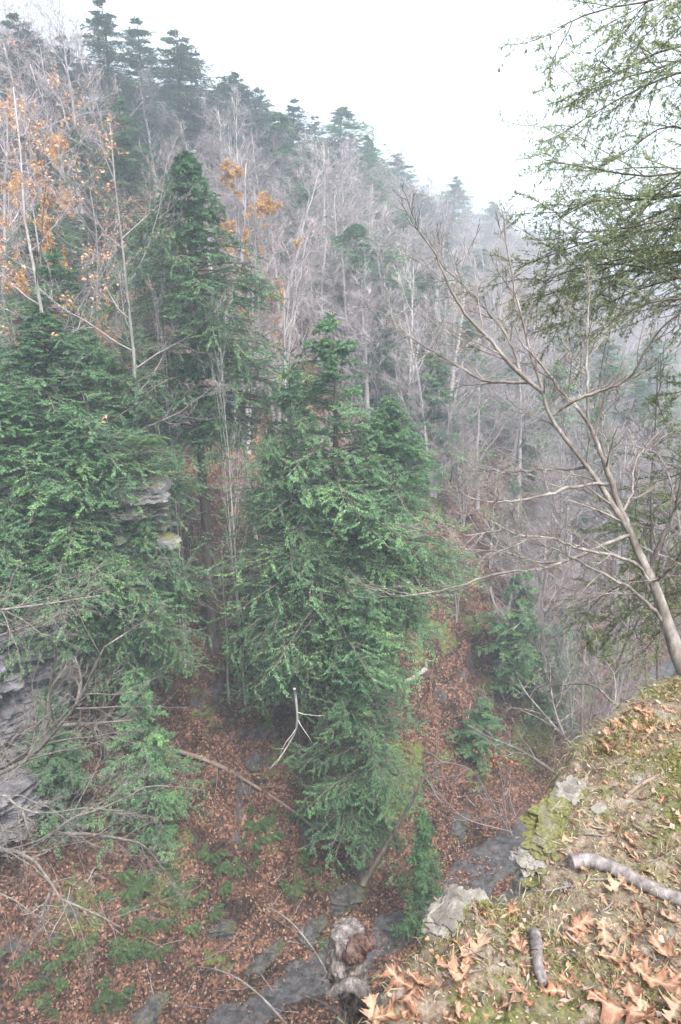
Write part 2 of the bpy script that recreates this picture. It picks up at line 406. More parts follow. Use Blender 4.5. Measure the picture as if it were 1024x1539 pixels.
# ------------------------------------------------------------ trees
def hemlock_meshes(name, seed, H=20.0, RAD=4.0, start=.2, nb=230, mat='hemlock', fat=1.0, leaf=1.0, up=.1, droop=.35, nl=9, power=.8, clump=.25):
    rg = np.random.RandomState(seed)
    K = 14; zz = np.linspace(0, H, K); a, b_ = rg.uniform(0, 6, 2)
    P = np.stack([.12*np.sin(zz*.35+a)*zz/H, .12*np.sin(zz*.3+b_)*zz/H, zz], 1); P[0, 2] = -1.2
    R = .26*fat*(H/20)*np.clip(1-np.linspace(0, 1, K), .03, 1)**.8; R[0] *= 1.3
    tb = MB(); tb.tubes(P, R, 8, .08, seed)
    # boughs
    q = np.sort(np.minimum(1-rg.uniform(0, 1, nb)**(1/(1.7 if mat == 'pine' else 1.3)), .985)); t = start+q*(1-start)
    env = np.minimum(np.clip((1-q), .03, 1)**power, 1.55*(1-q)+.02)*(.55+.45*np.clip(q*5, 0, 1))
    az = rg.uniform(0, 2*math.pi, nb)
    lob = 1+clump*np.sin(az*3+t*23+a)+clump*.8*rg.normal(0, 1, nb)
    L = np.maximum(RAD*env*np.clip(lob, .35, 1.5), .35)
    zb = t*H; bx = np.interp(zb, zz, P[:, 0]); by = np.interp(zb, zz, P[:, 1])
    kk = 6; s = np.linspace(0, 1, kk)[None, :, None]
    dr = np.stack([np.cos(az), np.sin(az), np.zeros(nb)], 1)[:, None]
    side = np.stack([-np.sin(az), np.cos(az), np.zeros(nb)], 1)[:, None]
    B = np.stack([bx, by, zb], 1)[:, None]+dr*L[:, None, None]*s+side*L[:, None, None]*.12*rg.normal(0, 1, (nb, 1, 1))*s*s
    lift = (up+.25*q**2+.1*rg.normal(0, 1, nb))[:, None]; dp = (droop*(1-.7*q))[:, None]
    B[..., 2] += L[:, None]*(lift*s[..., 0]-dp*s[..., 0]**2.2)
    rr_ = np.hypot(B[..., 0]-bx[:, None], B[..., 1]-by[:, None]); B[..., 2] = np.minimum(B[..., 2], H-.1-1.5*rr_)
    BR = (.012+.009*L)[:, None]*np.linspace(1, .25, kk)[None]
    wb_ = MB(); wb_.tubes(B, BR, 4)
    # branchlets in flat sprays
    nbl = 15
    Q, QR, sq = grow(B, BR, nbl, rg, .12, 1.0, .42, 52, -.12, 4, .07, .5, .004, .82, .62, .22)
    wb_.tubes(Q, QR, 3)
    cb = MB(); bv = rg.uniform(0, 1, nb); var = []
    for (src, cnt, Ls, ws) in ((Q, int(nl*1.2), .105*leaf, .018*leaf), (B, 30, .12*leaf, .020*leaf)):
        Nq, Kq, _ = src.shape
        ss = rg.uniform(.05, 1, (Nq, cnt)); x = ss*(Kq-1); i = np.minimum(x.astype(int), Kq-2); f = (x-i)[..., None]; ii = np.arange(Nq)[:, None]
        bp = (src[ii, i]*(1-f)+src[ii, i+1]*f).reshape(-1, 3); tt = unit(src[ii, i+1]-src[ii, i]).reshape(-1, 3)
        n_ = len(bp); nrm = unit(np.array([[0, 0, 1.]])+rg.normal(0, .25, (n_, 3)))
        sd = np.cross(tt, nrm)*np.where(rg.uniform(0, 1, (n_, 1)) < .5, 1, -1)
        dd_ = unit(tt*.75+sd*.75+rg.normal(0, .22, (n_, 3))-np.array([[0, 0, .12]]))
        sz = rg.uniform(.6, 1.3, n_)
        cb.leaves(bp, dd_, nrm, Ls*sz, ws*sz, .5, .12); var.append(np.repeat(np.repeat(bv, Nq//nb), cnt*4))
    # dead lower stubs
    nd = 26; zd = rg.uniform(.12, max(start, .2), nd)*H; ad = rg.uniform(0, 6.28, nd); Ld = rg.uniform(.5, 2.0, nd)
    Pd = np.stack([np.zeros(nd), np.zeros(nd), zd], 1)[:, None]+np.stack([np.cos(ad), np.sin(ad), -.15+0*ad], 1)[:, None]*Ld[:, None, None]*np.linspace(0, 1, 4)[None, :, None]
    wb_.tubes(Pd, np.full((nd, 4), .018)*np.linspace(1, .3, 4), 3)
    return dict(H=H, R=RAD, trunk=tb.mesh(name+"_trunk", M['bark']), boughs=wb_.mesh(name+"_boughs", M['bark']),
                crown=cb.mesh(name+"_crown", M[mat], smooth=False, attrs={"bough": np.concatenate(var)}))

def bare_meshes(name, seed, H=14.0, spread=.34, nl=16, start=.3, mats=('grey_bark', 'twigs'), fat=1.0, stems=1, ang=42, up=.5, n3=6, n4=5, leaves=None, nleaf=0, lsz=.16, jit=.07, twig=.006, lean=.0, wob=1.0):
    rg = np.random.RandomState(seed)
    K = 12; Ps, Rs = [], []; wob_k = wob
    for k in range(stems):
        zz = np.linspace(0, H*(1 if k == 0 else rg.uniform(.7, .95)), K); a = rg.uniform(0, 6.28)
        sp = (0 if stems == 1 else .16*(1 if k else .5))
        wob = np.cumsum(rg.normal(0, .012*H/K*3*wob_k, (K, 2)), axis=0)
        P = np.stack([math.cos(a)*sp*zz+wob[:, 0]+lean*zz, math.sin(a)*sp*zz+wob[:, 1], zz], 1); P[0, 2] = -.9
        Ps.append(P); Rs.append(.013*H*fat*(1 if stems == 1 else .7)*np.linspace(1, .08, K)**.85)
    P = np.array(Ps); R = np.array(Rs)
    tb = MB(); tb.tubes(P, R, 8, .06, seed)
    L1, R1, s1 = grow(P, R, nl, rg, start, .98, spread, ang, up, 9, jit, .5, .012*fat, 0, .55)
    L2, R2, _ = grow(L1, R1, n3, rg, .2, .97, .5, 42, up*.5, 6, jit, .55, .009, 0, .5)
    L3, R3, _ = grow(L2, R2, n4, rg, .15, .97, .55, 38, up*.4, 5, jit, .6, twig*1.3, 0, .5, .3)
    L4, R4, _ = grow(L3, R3, 4, rg, .15, .97, .6, 35, up*.3, 3, jit, .7, twig, 0, .5, .25)
    cb = MB(); cb.tubes(L1, R1, 5); cb.tubes(L2, R2, 4); cb.tubes(L3, R3, 3); cb.tubes(L4, R4, 3)
    out = dict(H=H, R=H*spread, trunk=tb.mesh(name+"_trunk", M[mats[0]]), crown=cb.mesh(name+"_branches", M[mats[1]]))
    if leaves:
        lb_ = MB(); src = L4; Nq, Kq, _ = src.shape
        # leaves hold on in clumps
        c = src[:, 0]; w = fbm(c[:, 0]*.9, c[:, 1]*.9, c[:, 2]*1.2, seed=seed, oct=3)
        cand = np.nonzero(w > .0)[0]; cand = cand[rg.uniform(0, 1, len(cand)) < .8]; pick = cand[rg.randint(0, len(cand), nleaf)]
        bp = src[pick, rg.randint(0, Kq, nleaf)]
        nrm = unit(np.array([[0, 0, .8]])+rg.normal(0, .6, (nleaf, 3))); dd_ = unit(rg.normal(0, 1, (nleaf, 3))*[1, 1, .4]-[0, 0, .3])
        sz = lsz*rg.uniform(.6, 1.2, nleaf); lb_.leaves(bp, dd_, nrm, sz, sz*.3, .45, .1)
        out['leaves'] = lb_.mesh(name+"_leaves", M[leaves], smooth=False)
    return out

def plant(v, name, label, cat, x, y, z, h, w=None, rz=0, group=None, tilt=(0, 0)):
    o = thing(name, label, cat, (x, y, z), rz, group)
    o.rotation_euler = (tilt[0], tilt[1], rz)
    sz = h/v['H']; sx = sz if w is None else w/(2*v['R']); o.scale = (sx, sx, sz)
    part("trunk", v['trunk'], o)
    if 'boughs' in v:
        c = part("crown", v['crown'], o); part("boughs", v['boughs'], o)
    else:
        part("branches", v['crown'], o)
        if 'leaves' in v: part("leaves", v['leaves'], o)
    return o
def stand(v, name, label, cat, u, vtop, Yd, w=None, rz=0, group=None, tilt=(0, 0)):
    """a tree whose tip is seen at pixel (u, vtop), Yd metres ahead, rooted in the ground below"""
    p = at(u, vtop, Yd); z = gz(p[0], p[1])-.1
    if v in HEM and p[2]-z < 11: v = HEM[4]
    return plant(v, name, label, cat, p[0], p[1], z, max(p[2]-z, 2.0), w, rz, group, tilt)
R_ = random.Random(7)
HEM = [hemlock_meshes("hemlock", 11, 21, 4.2, .27, 270, nl=38, power=.62, clump=.3),
       hemlock_meshes("hemlock", 12, 20, 3.6, .46, 290, nl=36, power=.55, clump=.3),
       hemlock_meshes("hemlock", 13, 18, 3.4, .22, 220, nl=34, power=.7, clump=.35),
       hemlock_meshes("hemlock", 14, 22, 3.2, .36, 230, nl=34, power=.72, clump=.32),
       hemlock_meshes("young_hemlock", 15, 7.5, 2.3, .10, 90, nl=30, power=.9, clump=.35)]
PINE = [hemlock_meshes("ridge_pine", 21 + k, 18, 3.5, st_, 330, 'pine', leaf=1.45, nl=12, clump=.2, power=pw, up=.12, droop=.32) for k, (st_, pw) in enumerate([(.12, .85), (.2, .7), (.32, .6)])]
BARE = [bare_meshes("bare_tree", 31, 14, .36, 17),
        bare_meshes("bare_tree", 32, 13, .42, 14, .3, stems=2),
        bare_meshes("bare_tree", 33, 15, .30, 20, .4, up=.8),
        bare_meshes("bare_tree", 34, 11, .42, 12, .2, stems=3, up=.7),
        bare_meshes("bare_tree", 35, 12, .5, 15, .25, ang=55, up=.3),
        bare_meshes("bare_tree", 36, 9, .5, 12, .12, stems=4, up=.6, fat=.7)]
WHITE = [bare_meshes("pale_tree", 41, 14, .38, 9, .35, ('white_bark', 'white_bark'), ang=38, up=.6, n3=5, n4=3, stems=2, fat=.9),
         bare_meshes("pale_tree", 42, 13, .45, 10, .3, ('white_bark', 'white_bark'), ang=50, up=.5, n3=5, n4=4, fat=.9),
         bare_meshes("pale_tree", 43, 21, .36, 19, .35, ('grey_bark', 'twigs'), ang=52, up=.7, n3=7, n4=5, fat=.5, wob=2.2)]
ORANGE = [bare_meshes("beech_tree", 51, 12, .38, 14, .2, leaves='yellow_leaf', nleaf=18000, lsz=.15, ang=60, up=.15),
          bare_meshes("oak_tree", 52, 13, .40, 14, .25, leaves='tan_leaf', nleaf=900, lsz=.24),
          bare_meshes("oak_tree", 53, 22, .34, 16, .4, leaves='tan_leaf', nleaf=2200, lsz=.14, ang=56, up=.5, n3=7, n4=4, fat=.5, wob=2.2)]

# --- hemlocks and pines in the gorge, traced one by one
G1 = "hemlocks in the gorge"; G2 = "evergreens along the ridge"
HL = [ # variant, tip u, tip v, metres ahead, width, label
 (0, 500, 458, 28.0, 9.8, "tallest full green hemlock in the middle of the gorge"),
 (0, 438, 535, 27.0, 6.6, "hemlock with feathery pale green spire left of the tallest hemlock"),
 (1, 588, 590, 28.5, 7.0, "dense hemlock leaning against right side of the tallest hemlock"),
 (2, 548, 880, 24.0, 5.6, "low hemlock in front of the right foot of the tallest hemlock"),
 (2, 640, 1215, 21.5, 2.6, "small bushy young hemlock by the stream below the tallest hemlock"),
 (1, 55, 465, 26.5, 9.5, "large full hemlock on the left edge above the shale cliff"),
 (1, 120, 490, 29.0, 7.5, "hemlock just right of the large hemlock on the left edge"),
 (1, 0, 570, 24.0, 7.5, "near hemlock cut by the left edge of the view"),
 (1, 100, 600, 24.5, 7.2, "hemlock with drooping light tips standing in front of left group"),
 (1, 205, 740, 25.0, 5.0, "narrow hemlock at right end of left group below the rock outcrop"),
 (1, 275, 222, 31.0, 8.4, "tall slender hemlock rising alone above the red leaf gully"),
 (0, 80, 365, 31.0, 8.0, "hemlock standing behind the left group, with orange leaves in front"),
 (2, 405, 640, 31.0, 3.6, "dark hemlock tucked behind left side of the tallest hemlock"),
 (4, 205, 1000, 22.5, 4.4, "small loose hemlock low on the left slope behind grey branches"),
 (4, 70, 1030, 22.0, 4.0, "small dim hemlock beneath the left shale cliff"),
 (0, 785, 850, 35.0, 5.6, "dark hemlock low in the gorge right of the red slope"),
 (2, 850, 930, 34.0, 4.6, "dark hemlock behind the grey shrub at the cliff edge"),
 (2, 725, 1045, 31.0, 3.6, "small hemlock behind a clump of red leaves"),
 (1, 640, 400, 72.0, 9.0, "hazy hemlock half way up the far slope"),
 (2, 700, 470, 66.0, 8.0, "small hazy hemlock right of the half way hemlock"),
 (2, 775, 715, 44.0, 3.6, "small olive hemlock among grey brush at centre right"),
 (1, 835, 545, 70.0, 9.0, "dim hemlock in the haze behind the leaning sapling"),
 (2, 905, 600, 52.0, 6.0, "green hemlock in the brush right of the leaning sapling"),
 (0, 478, 225, 84.0, 10.0, "dark spruce-like hemlock on the upper slope behind white-limbed tree"),
 (0, 960, 560, 80.0, 9.0, "distant hemlock near the right edge of the view"),
 (0, 415, 165, 84, 8, "soft hazy hemlock just under the skyline left of the pointed ridge pine"), (0, 560, 262, 92, 8, "hazy hemlock under the right shoulder of the big skyline spire"),
 (1, 610, 315, 92, 8, "hazy hemlock below the lone skyline cone"), (2, 660, 350, 100, 8, "faint hemlock below the tall narrow skyline evergreen"), (0, 720, 372, 118, 9, "faint hemlock low on the ridge above the small hazy hemlock"),
 (2, 450, 275, 74, 7, "soft green hemlock left of the white-limbed tree"), (1, 535, 335, 68, 8, "hazy hemlock right of the white-limbed tree"), (2, 585, 440, 60, 6, "dim hemlock right of the straight dead trunk"),
 (0, 650, 525, 56, 7, "grey-green hemlock in the brush above the red slope"), (2, 865, 475, 92, 9, "faint hemlock under the hanging near boughs"), (0, 915, 505, 84, 8, "faint hemlock beyond the green one in the brush"),
 (2, 985, 500, 100, 10, "palest hemlock at the right edge"), (1, 765, 545, 72, 7, "hazy hemlock behind the sapling's left fork"), (2, 120, 190, 48, 7, "hazy hemlock behind the peach-leaved oak"),
 (1, 60, 300, 40, 7, "hemlock in shade right under the peach-leaved oak"), (2, 180, 140, 56, 6, "soft green hemlock among bare trees near the top left"), (0, 175, 400, 38, 5, "hemlock between the left group and the tall slender hemlock"),

]
rs = random.Random(3)
for k, (vi, u, v, Yd, w, lab) in enumerate(HL):
    if Yd > 55: Yd *= .87; w *= 1.2
    stand(HEM[vi], "hemlock_tree", lab, "hemlock", u, v, Yd, w, rs.uniform(0, 6.28), G1)
RL = [(0, 150, 0, 62, 9, "tallest ridge evergreen at top left corner of the wood"),
 (2, 262, 48, 70, 8.5, "broad dark pine on the ridge with bare trunk and sky beneath"),
 (1, 205, 30, 66, 6, "narrow ridge pine between the tallest one and the broad dark pine"),
 (2, 345, 108, 76, 9, "rounded blue-green pine on the ridge right of the broad dark pine"),
 (0, 398, 132, 80, 8, "ridge pine with a soft round top, fourth along the skyline"),
 (1, 440, 148, 86, 8, "pointed ridge pine just left of the big skyline spire"),
 (0, 508, 160, 92, 11, "big pointed evergreen spire in the middle of the skyline"),
 (1, 552, 205, 98, 8, "lower evergreen on right shoulder of the big spire"),
 (1, 603, 232, 112, 9, "lone cone-shaped evergreen standing up from the skyline"),
 (1, 682, 268, 135, 11, "tall narrow hazy evergreen right of the lone cone on the skyline"),
 (1, 740, 305, 160, 11, "faint evergreen on the low end of the skyline"),
 (0, 95, 55, 60, 7, "grey-green pine in the thick wood at upper left"),
 (2, 25, 20, 58, 7, "faint pine in the upper left corner among bare trees"),
 (1, 315, 150, 78, 6, "small dark pine filling a gap left of rounded ridge pine"),
 (1, 470, 175, 95, 7, "small pine filling a gap left of the big skyline spire"),
 (2, 380, 185, 74, 7, "dark pine below the skyline under the soft round top"),
 (0, 645, 300, 120, 9, "short hazy pine between lone cone and tall narrow evergreen"),
 (0, 800, 350, 190, 13, "most distant pale evergreen at right end of the ridge")]
for (vi, u, v, Yd, w, lab) in RL:
    k = rs.random(); stand(HEM[2] if k < .2 else (HEM[0] if k < .35 else PINE[vi]), "pine_tree", lab, "evergreen tree", u, v-4, Yd, w*rs.uniform(.95, 1.3), rs.uniform(0, 6.28), G2, (rs.uniform(-.04, .04), rs.uniform(-.04, .04)))

# --- pale trees that stand out
for (vi, u, v, Yd, w, lab, tl) in [
 (0, 240, 480, 30, 4.4, "slim white-barked twin tree beside the mossy rock outcrop", 0),
 (0, 343, 500, 29, 4.5, "slender pale many-stemmed tree just left of the tallest hemlock", 0),
 (1, 485, 215, 66, 9, "white-limbed bare tree high on the slope below the big spire", 0),
 (0, 555, 390, 52, 4, "straight pale dead trunk above the tallest hemlock", 0),
 (2, 165, 190, 29, 15, "pale tree with heavy curving limbs over the left hemlocks", 0),
 (0, 350, 150, 62, 6, "white bare tree in front of dark ridge pines", 0),
 (1, 620, 400, 50, 7, "pale bare tree with long arching limbs right of tallest hemlock", 0),
 (0, 690, 400, 56, 6, "pale slim tree in haze among grey brush", 0),
 (1, 425, 430, 44, 5, "pale leaning tree crossing the orange foliage", .2)]:
    stand(WHITE[vi], "pale_tree", lab, "bare tree", u, v, Yd, w, rs.uniform(0, 6.28), "pale-barked bare trees", (0, tl))
for (vi, u, v, Yd, w, lab) in [
 (0, 382, 282, 48, 8.5, "beech with bright yellow-orange leaves on the upper slope"),
 (2, 15, 130, 27, 15, "grey oak with scattered peach leaves at the left edge"),
 (2, 135, 280, 33, 10, "smaller oak with a few pale leaves between grey oak and tall slender hemlock"),
 (0, 40, 250, 36, 7, "beech with yellow leaves behind the grey oak")]:
    stand(ORANGE[vi], "autumn_tree", lab, "tree", u, v, Yd, w, rs.uniform(0, 6.28), "trees still holding leaves")

# --- the bare wood on the far slope
rg = np.random.RandomState(77)
placed = []; cnt = 0; used_labels = set()
MARKS = [(150, 60, "tallest ridge evergreen"), (262, 110, "broad dark ridge pine"), (345, 160, "rounded blue-green ridge pine"), (508, 220, "big skyline spire"),
         (603, 260, "lone skyline cone tree"), (682, 310, "tall narrow skyline evergreen"), (275, 330, "tall slender hemlock"), (380, 350, "orange beech"), (485, 330, "white-limbed tree"),
         (502, 520, "tallest hemlock's tip"), (592, 680, "leaning hemlock"), (640, 460, "half way hemlock"), (700, 520, "small hazy hemlock"), (775, 740, "small olive hemlock"),
         (835, 600, "dim hemlock in the haze"), (905, 650, "green hemlock in the brush"), (785, 980, "dark low hemlock"), (90, 400, "left-hand hemlock group"), (60, 200, "peach-leaved oak"),
         (960, 590, "distant right-edge hemlock"), (800, 380, "pale evergreen at the ridge end"), (555, 430, "straight dead trunk"), (740, 330, "faint skyline evergreen"), (215, 600, "mossy rock outcrop")]
FORM = ["tall", "twin-stemmed", "narrow straight", "three-stemmed", "wide-spreading", "bushy many-stemmed"]
def place_words(u, v):
    k = min(range(len(MARKS)), key=lambda i: math.hypot(MARKS[i][0]-u, MARKS[i][1]-v)); a, b = u-MARKS[k][0], v-MARKS[k][1]
    far_ = math.hypot(a, b) > 75
    sd = ("right of" if a > 0 else "left of") if abs(a) > abs(b) else ("below" if b > 0 else "above")
    if math.hypot(a, b) < 22: sd = "right beside"
    return ("well " if far_ and sd != "right beside" else "")+sd+" the "+MARKS[k][2]
tries = 0
while cnt < 262 and tries < 9000:
    tries += 1
    u = rg.uniform(-60, 1090); Yd = 33+rg.uniform(0, 1)**1.25*150
    x = (u-512)/976*Yd*1.0; y = Yd
    d, s = axis_d(np.array([x]), np.array([y])); d = float(d[0])
    if d < 4 or d > 66: continue
    if Yd < 52 and u < 640 and rg.uniform() < .75: continue
    if (185 < u < 345 and Yd < 62) or (590 < u < 750 and Yd < 47): continue
    if any((x-a)**2+(y-b)**2 < (1.6+Yd*.012)**2 for a, b in placed): continue
    z = gz(x, y); h = rg.uniform(7.5, 13.5)
    # keep the skyline as low as the photograph's
    vt = 769.5-FPX*math.tan(math.atan2(z+h, math.hypot(x*0, y))+rad(PITCH))
    lim = np.interp(u, [-60, 120, 230, 300, 420, 520, 640, 760, 860, 1090], [-200, -40, 90, 130, 190, 225, 280, 345, 380, 440])
    if vt < lim:
        h = h-(lim-vt)/FPX*Yd*1.05
        if h < 5: continue
    placed.append((x, y))
    bi = rg.randint(0, len(BARE)); hz = "faint hazy" if Yd > 120 else ("pale hazy" if Yd > 85 else ("grey" if Yd > 55 else "brown-grey"))
    vm = (vt+vt+h/Yd*FPX)/2; lab_ = f"{hz} {FORM[bi]} bare tree {place_words(u, vm)}"
    if lab_ in used_labels:
        o2 = sorted(MARKS, key=lambda m_: math.hypot(m_[0]-u, m_[1]-vm)); lab_ = f"{hz} {FORM[bi]} tree between the {o2[0][2]} and the {o2[1][2]}"
        lab_ = " ".join(lab_.split()[:16])
    used_labels.add(lab_)
    plant(BARE[bi], "bare_tree", lab_, "bare tree", x, y, z-.1, h, 2*BARE[bi]['R']*h/BARE[bi]['H']*1.45, rg.uniform(0, 6.28), "bare trees on the far slope", (rg.normal(0, .07), rg.normal(0, .07)))
    cnt += 1

LOGM = MB(); LOGM.tubes(np.stack([np.linspace(0, 9, 9), .25*np.sin(np.arange(9.)), 0*np.arange(9.)], 1), .16*np.linspace(1, .4, 9), 8, .08)
LOGM = LOGM.mesh("fallen_log", M['grey_bark'])
for k, (u, v, lab) in enumerate([(235, 600, "grey fallen log on red leaves in the upper gully"), (300, 760, "fallen log across the gully below the tall slender hemlock"), (680, 900, "grey fallen log on the red slope right of the tallest hemlock"), (640, 1010, "fallen log low on the red slope"), (860, 850, "fallen log beyond the leaning sapling"), (720, 840, "pale log at the top of the red slope")]):
    p = hit(u, v); a = 2.4+.5*k; q = p[:2]+np.array([math.cos(a), math.sin(a)])*6; dz = gz(q[0], q[1])-p[2]
    o = bpy.data.objects.new("fallen_log", LOGM); COL.objects.link(o); o.location = p+np.array([0, 0, .2]); o.rotation_euler = (0, -math.atan2(dz, 6), a); s1 = .6+.1*(k % 4); o.scale = (s1, s1, s1); tag(o, lab, "fallen log")
# distant wood reaching beyond the individual trees: one mass
rg = np.random.RandomState(5)
n = 2600; Yd = rg.uniform(150, 620, n); xx = rg.uniform(-.62, .75, n)*Yd*1.05
dd, _ = axis_d(xx, Yd); hh = ground(xx, Yd, False)
P = []; Rr = []
db = MB()
H_ = rg.uniform(8, 15, n); ell = (xx/Yd)
K = 4
T = np.stack([xx, Yd, hh], 1)[:, None]+np.array([0, 0, 1.])[None, None]*H_[:, None, None]*np.linspace(0, 1, K)[None, :, None]
T[:, :, :2] += rg.normal(0, .5, (n, 1, 2))*np.linspace(0, 1, K)[None, :, None]
TR = .16*np.linspace(1, .2, K)[None]*np.ones((n, 1))
db.tubes(T, TR, 3)
A1, B1, _ = grow(T, TR, 12, rg, .25, .98, .35, 48, .5, 4, .08, .5, .05)
db.tubes(A1, B1, 3)
A2, B2, _ = grow(A1, B1, 3, rg, .2, .98, .6, 40, .3, 3, .08, .6, .04)
db.tubes(A2, B2, 3)
tag(db.build("far_wood", M['twigs']), "distant bare wood fading into haze", "wood", kind='stuff')

# ------------------------------------------------------------ shale outcrops on the left bank
def rock_mesh(name, size, seed, mat, n=44, strata=.35, amp=.25, flat=1.0):
    # cube-sphere of quads
    mb = MB(); lin = np.linspace(-1, 1, n)
    A, B = np.meshgrid(lin, lin); o = np.ones_like(A); allv = []
    for ax, sgn in ((0, 1), (0, -1), (1, 1), (1, -1), (2, 1), (2, -1)):
        c = [None]*3; c[ax] = o*sgn; c[(ax+1) % 3] = A*(sgn); c[(ax+2) % 3] = B
        V = np.stack(c, -1); r = np.linalg.norm(V, axis=-1, keepdims=True)
        V = V*(.55+.45/r)      # between cube and sphere
        V = V*np.array(size)*.5
        # radial roughness and strata shelves
        nrm = unit(V); V0 = V
        sc = 2.2/max(size)
        f = fbm(V[..., 0]*sc, V[..., 1]*sc, V[..., 2]*sc*2.5, seed=seed, oct=5, gain=.55)
        lay = vnoise(V[..., 0]*.2, V[..., 1]*.2, np.floor(V[..., 2]/(size[2]*.045)+.8*fbm(V[..., 0]*.5, V[..., 1]*.5, seed=seed, oct=2)), seed+9)
        hz = nrm*np.array([1, 1, .25]); V = V+hz*(amp*f*min(size)*.5)[..., None]+hz*(strata*lay*min(size[:2])*.18)[..., None]
        wx = V0[..., 0]/max(size)*5+.5*fbm(V0[..., 1]*2/max(size), V0[..., 2]*3/max(size), seed=seed+3, oct=3); wy = V0[..., 1]/max(size)*5
        blk = _hash(np.floor(wx), np.floor(wy+.3*np.floor(wx)), np.floor(V0[..., 2]/size[2]*7+.4*wx), seed+5)-.5
        V = V+hz*(blk*strata*min(size[:2])*.28)[..., None]
        hf = fbm(V0[..., 0]*14/max(size), V0[..., 1]*14/max(size), V0[..., 2]*26/max(size), seed=seed+7, oct=4, gain=.6); V = V+nrm*(hf*min(size)*.045)[..., None]
        i = np.arange(n*n).reshape(n, n)
        F = np.stack([i[:-1, :-1], i[:-1, 1:], i[1:, 1:], i[1:, :-1]], -1)
        mb.quads(V, F)
    return mb.mesh(name, M[mat], smooth=False)
def rock_at(name, label, me, p, rz, cat="rock", group=None):
    o = bpy.data.objects.new(name, me); COL.objects.link(o); o.location = p; o.rotation_euler = (0, 0, rz); return tag(o, label, cat, group)
p = at(205, 755, 25.4)
rock_at("rock_outcrop", "upright grey shale outcrop with mossy top beside the red leaf gully", rock_mesh("rock_outcrop", (2.4, 2.4, 4.2), 3, 'shale', 100, .8, .5), (p[0], p[1], p[2]-1.0), .3, "rock outcrop")
for (u, v, Yd, s, lab, sd, mt) in [
 (-25, 1040, 22.0, (4.6, 3.2, 5.6), "tall layered shale cliff at the left edge behind grey branches", 4, 'shale_bare'),
 (110, 955, 25.5, (5.5, 3.0, 4.0), "shale ledge under the left hemlocks", 5, 'shale'),
 (-15, 1228, 20.0, (3.6, 2.0, 2.0), "low shale slab below the left cliff", 6, 'shale_bare')]:
    p = at(u, v, Yd)
    rock_at("shale_cliff", lab, rock_mesh("shale_cliff", s, sd, mt, 110, .8, .4), p, .5+sd*.1, "rock outcrop")
# ------------------------------------------------------------ stream-bed stones
rg = np.random.RandomState(8)
stone = [rock_mesh("stream_stone", (1.2, .8, .4), 60+k, 'shale_bare', 12, .3) for k in range(3)]
for k in range(46):
    i = rg.randint(24, 78); a = AX[i]; tn_ = unit(AX[i+1]-AX[i]); q = a+np.array([-tn_[1], tn_[0]])*rg.normal(0, 1.5)+tn_*rg.uniform(0, 1)
    o = bpy.data.objects.new("stream_stone", stone[k % 3]); COL.objects.link(o)
    o.location = (q[0], q[1], gz(q[0], q[1])+.05); s = rg.uniform(.3, 1.1); o.scale = (s, s, s); o.rotation_euler = (0, 0, rg.uniform(0, 6))
    tag(o, "flat grey shale stone lying in the stream bed", "stone", "stones in the stream bed")
# ------------------------------------------------------------ dark shelves of rock breaking through the leaves
rg = np.random.RandomState(19)
SHELF = [rock_mesh("rock_shelf", (1.9, 1.0, .8), 300+k, 'dark_rock', 44, .9, .5) for k in range(4)]
for (u, v, sc, lab) in [(225, 1512, .8, "dark rock shelf beside the stream at bottom left"), (400, 1440, .9, "dark wet rock shelf under the arching twig"), (470, 1400, .8, "rock shelf at the foot of the bank left of the stump"), (330, 1395, .6, "mossy rock in the middle of the fern patch"),
     (520, 1350, .8, "mossy rock under the tallest hemlock by the stream"), (690, 1240, .8, "dark rock beside the stream behind the arching shrub")]:
    p = hit(u, v); o = bpy.data.objects.new("rock_shelf", SHELF[rg.randint(0, 4)]); COL.objects.link(o); o.location = p-np.array([0, 0, .12*sc]); o.scale = (sc, sc, sc*rg.uniform(.8, 1.3)); o.rotation_euler = (rg.normal(0, .12), rg.normal(0, .12), rg.normal(.7, .4)); tag(o, lab, "rock")
rg = np.random.RandomState(29)
for k in range(64):
    u, v = (rg.uniform(20, 470), rg.uniform(1290, 1530)) if k % 3 else (rg.uniform(620, 780), rg.uniform(930, 1260))
    a = rg.uniform(0, 3.14); p = hit(u, v, 12); l = rg.uniform(.6, 2.4); q = p[:2]+np.array([math.cos(a), math.sin(a)])*l
    P = np.array([[*(p[:2]*(1-f)+q*f), 0] for f in np.linspace(0, 1, 7)]); P[:, 2] = ground(P[:, 0], P[:, 1])+.07; P[1:-1] += rg.normal(0, .03, (5, 3))
    b_ = P[0].copy(); P = P-b_; mb = MB(); R0 = rg.uniform(.007, .028)*np.linspace(1, .4, 7); mb.tubes(P, R0, 5)
    A, B, _ = grow(P[None], R0[None], 4, rg, .2, .95, .35, 45, .2, 4, .1, .5, .006); mb.tubes(A, B, 3)
    o = mb.build("dead_branch", M['grey_bark' if k % 2 else 'brown_twig']); o.location = b_
    k2, d2 = min(((n_, abs(m_[0]-u)+abs(m_[1]-v)) for m_, n_ in (((200, 1330), "the upper fern patch"), ((210, 1420), "the large fern patch"), ((60, 1440), "the left edge"), ((400, 1440), "the wet shelf under the arching twig"), ((240, 1500), "the dark shelf at bottom left"), ((680, 1000), "the red slope"), ((700, 1200), "the arching grey shrub"), ((470, 1400), "the foot of the bank"))), key=lambda t_: t_[1])
    tag(o, f"{'long' if l > 1.5 else 'short'} {'grey' if k % 2 else 'brown'} dead branch lying on leaves near {k2}", "dead branch", "dead branches on the slopes")
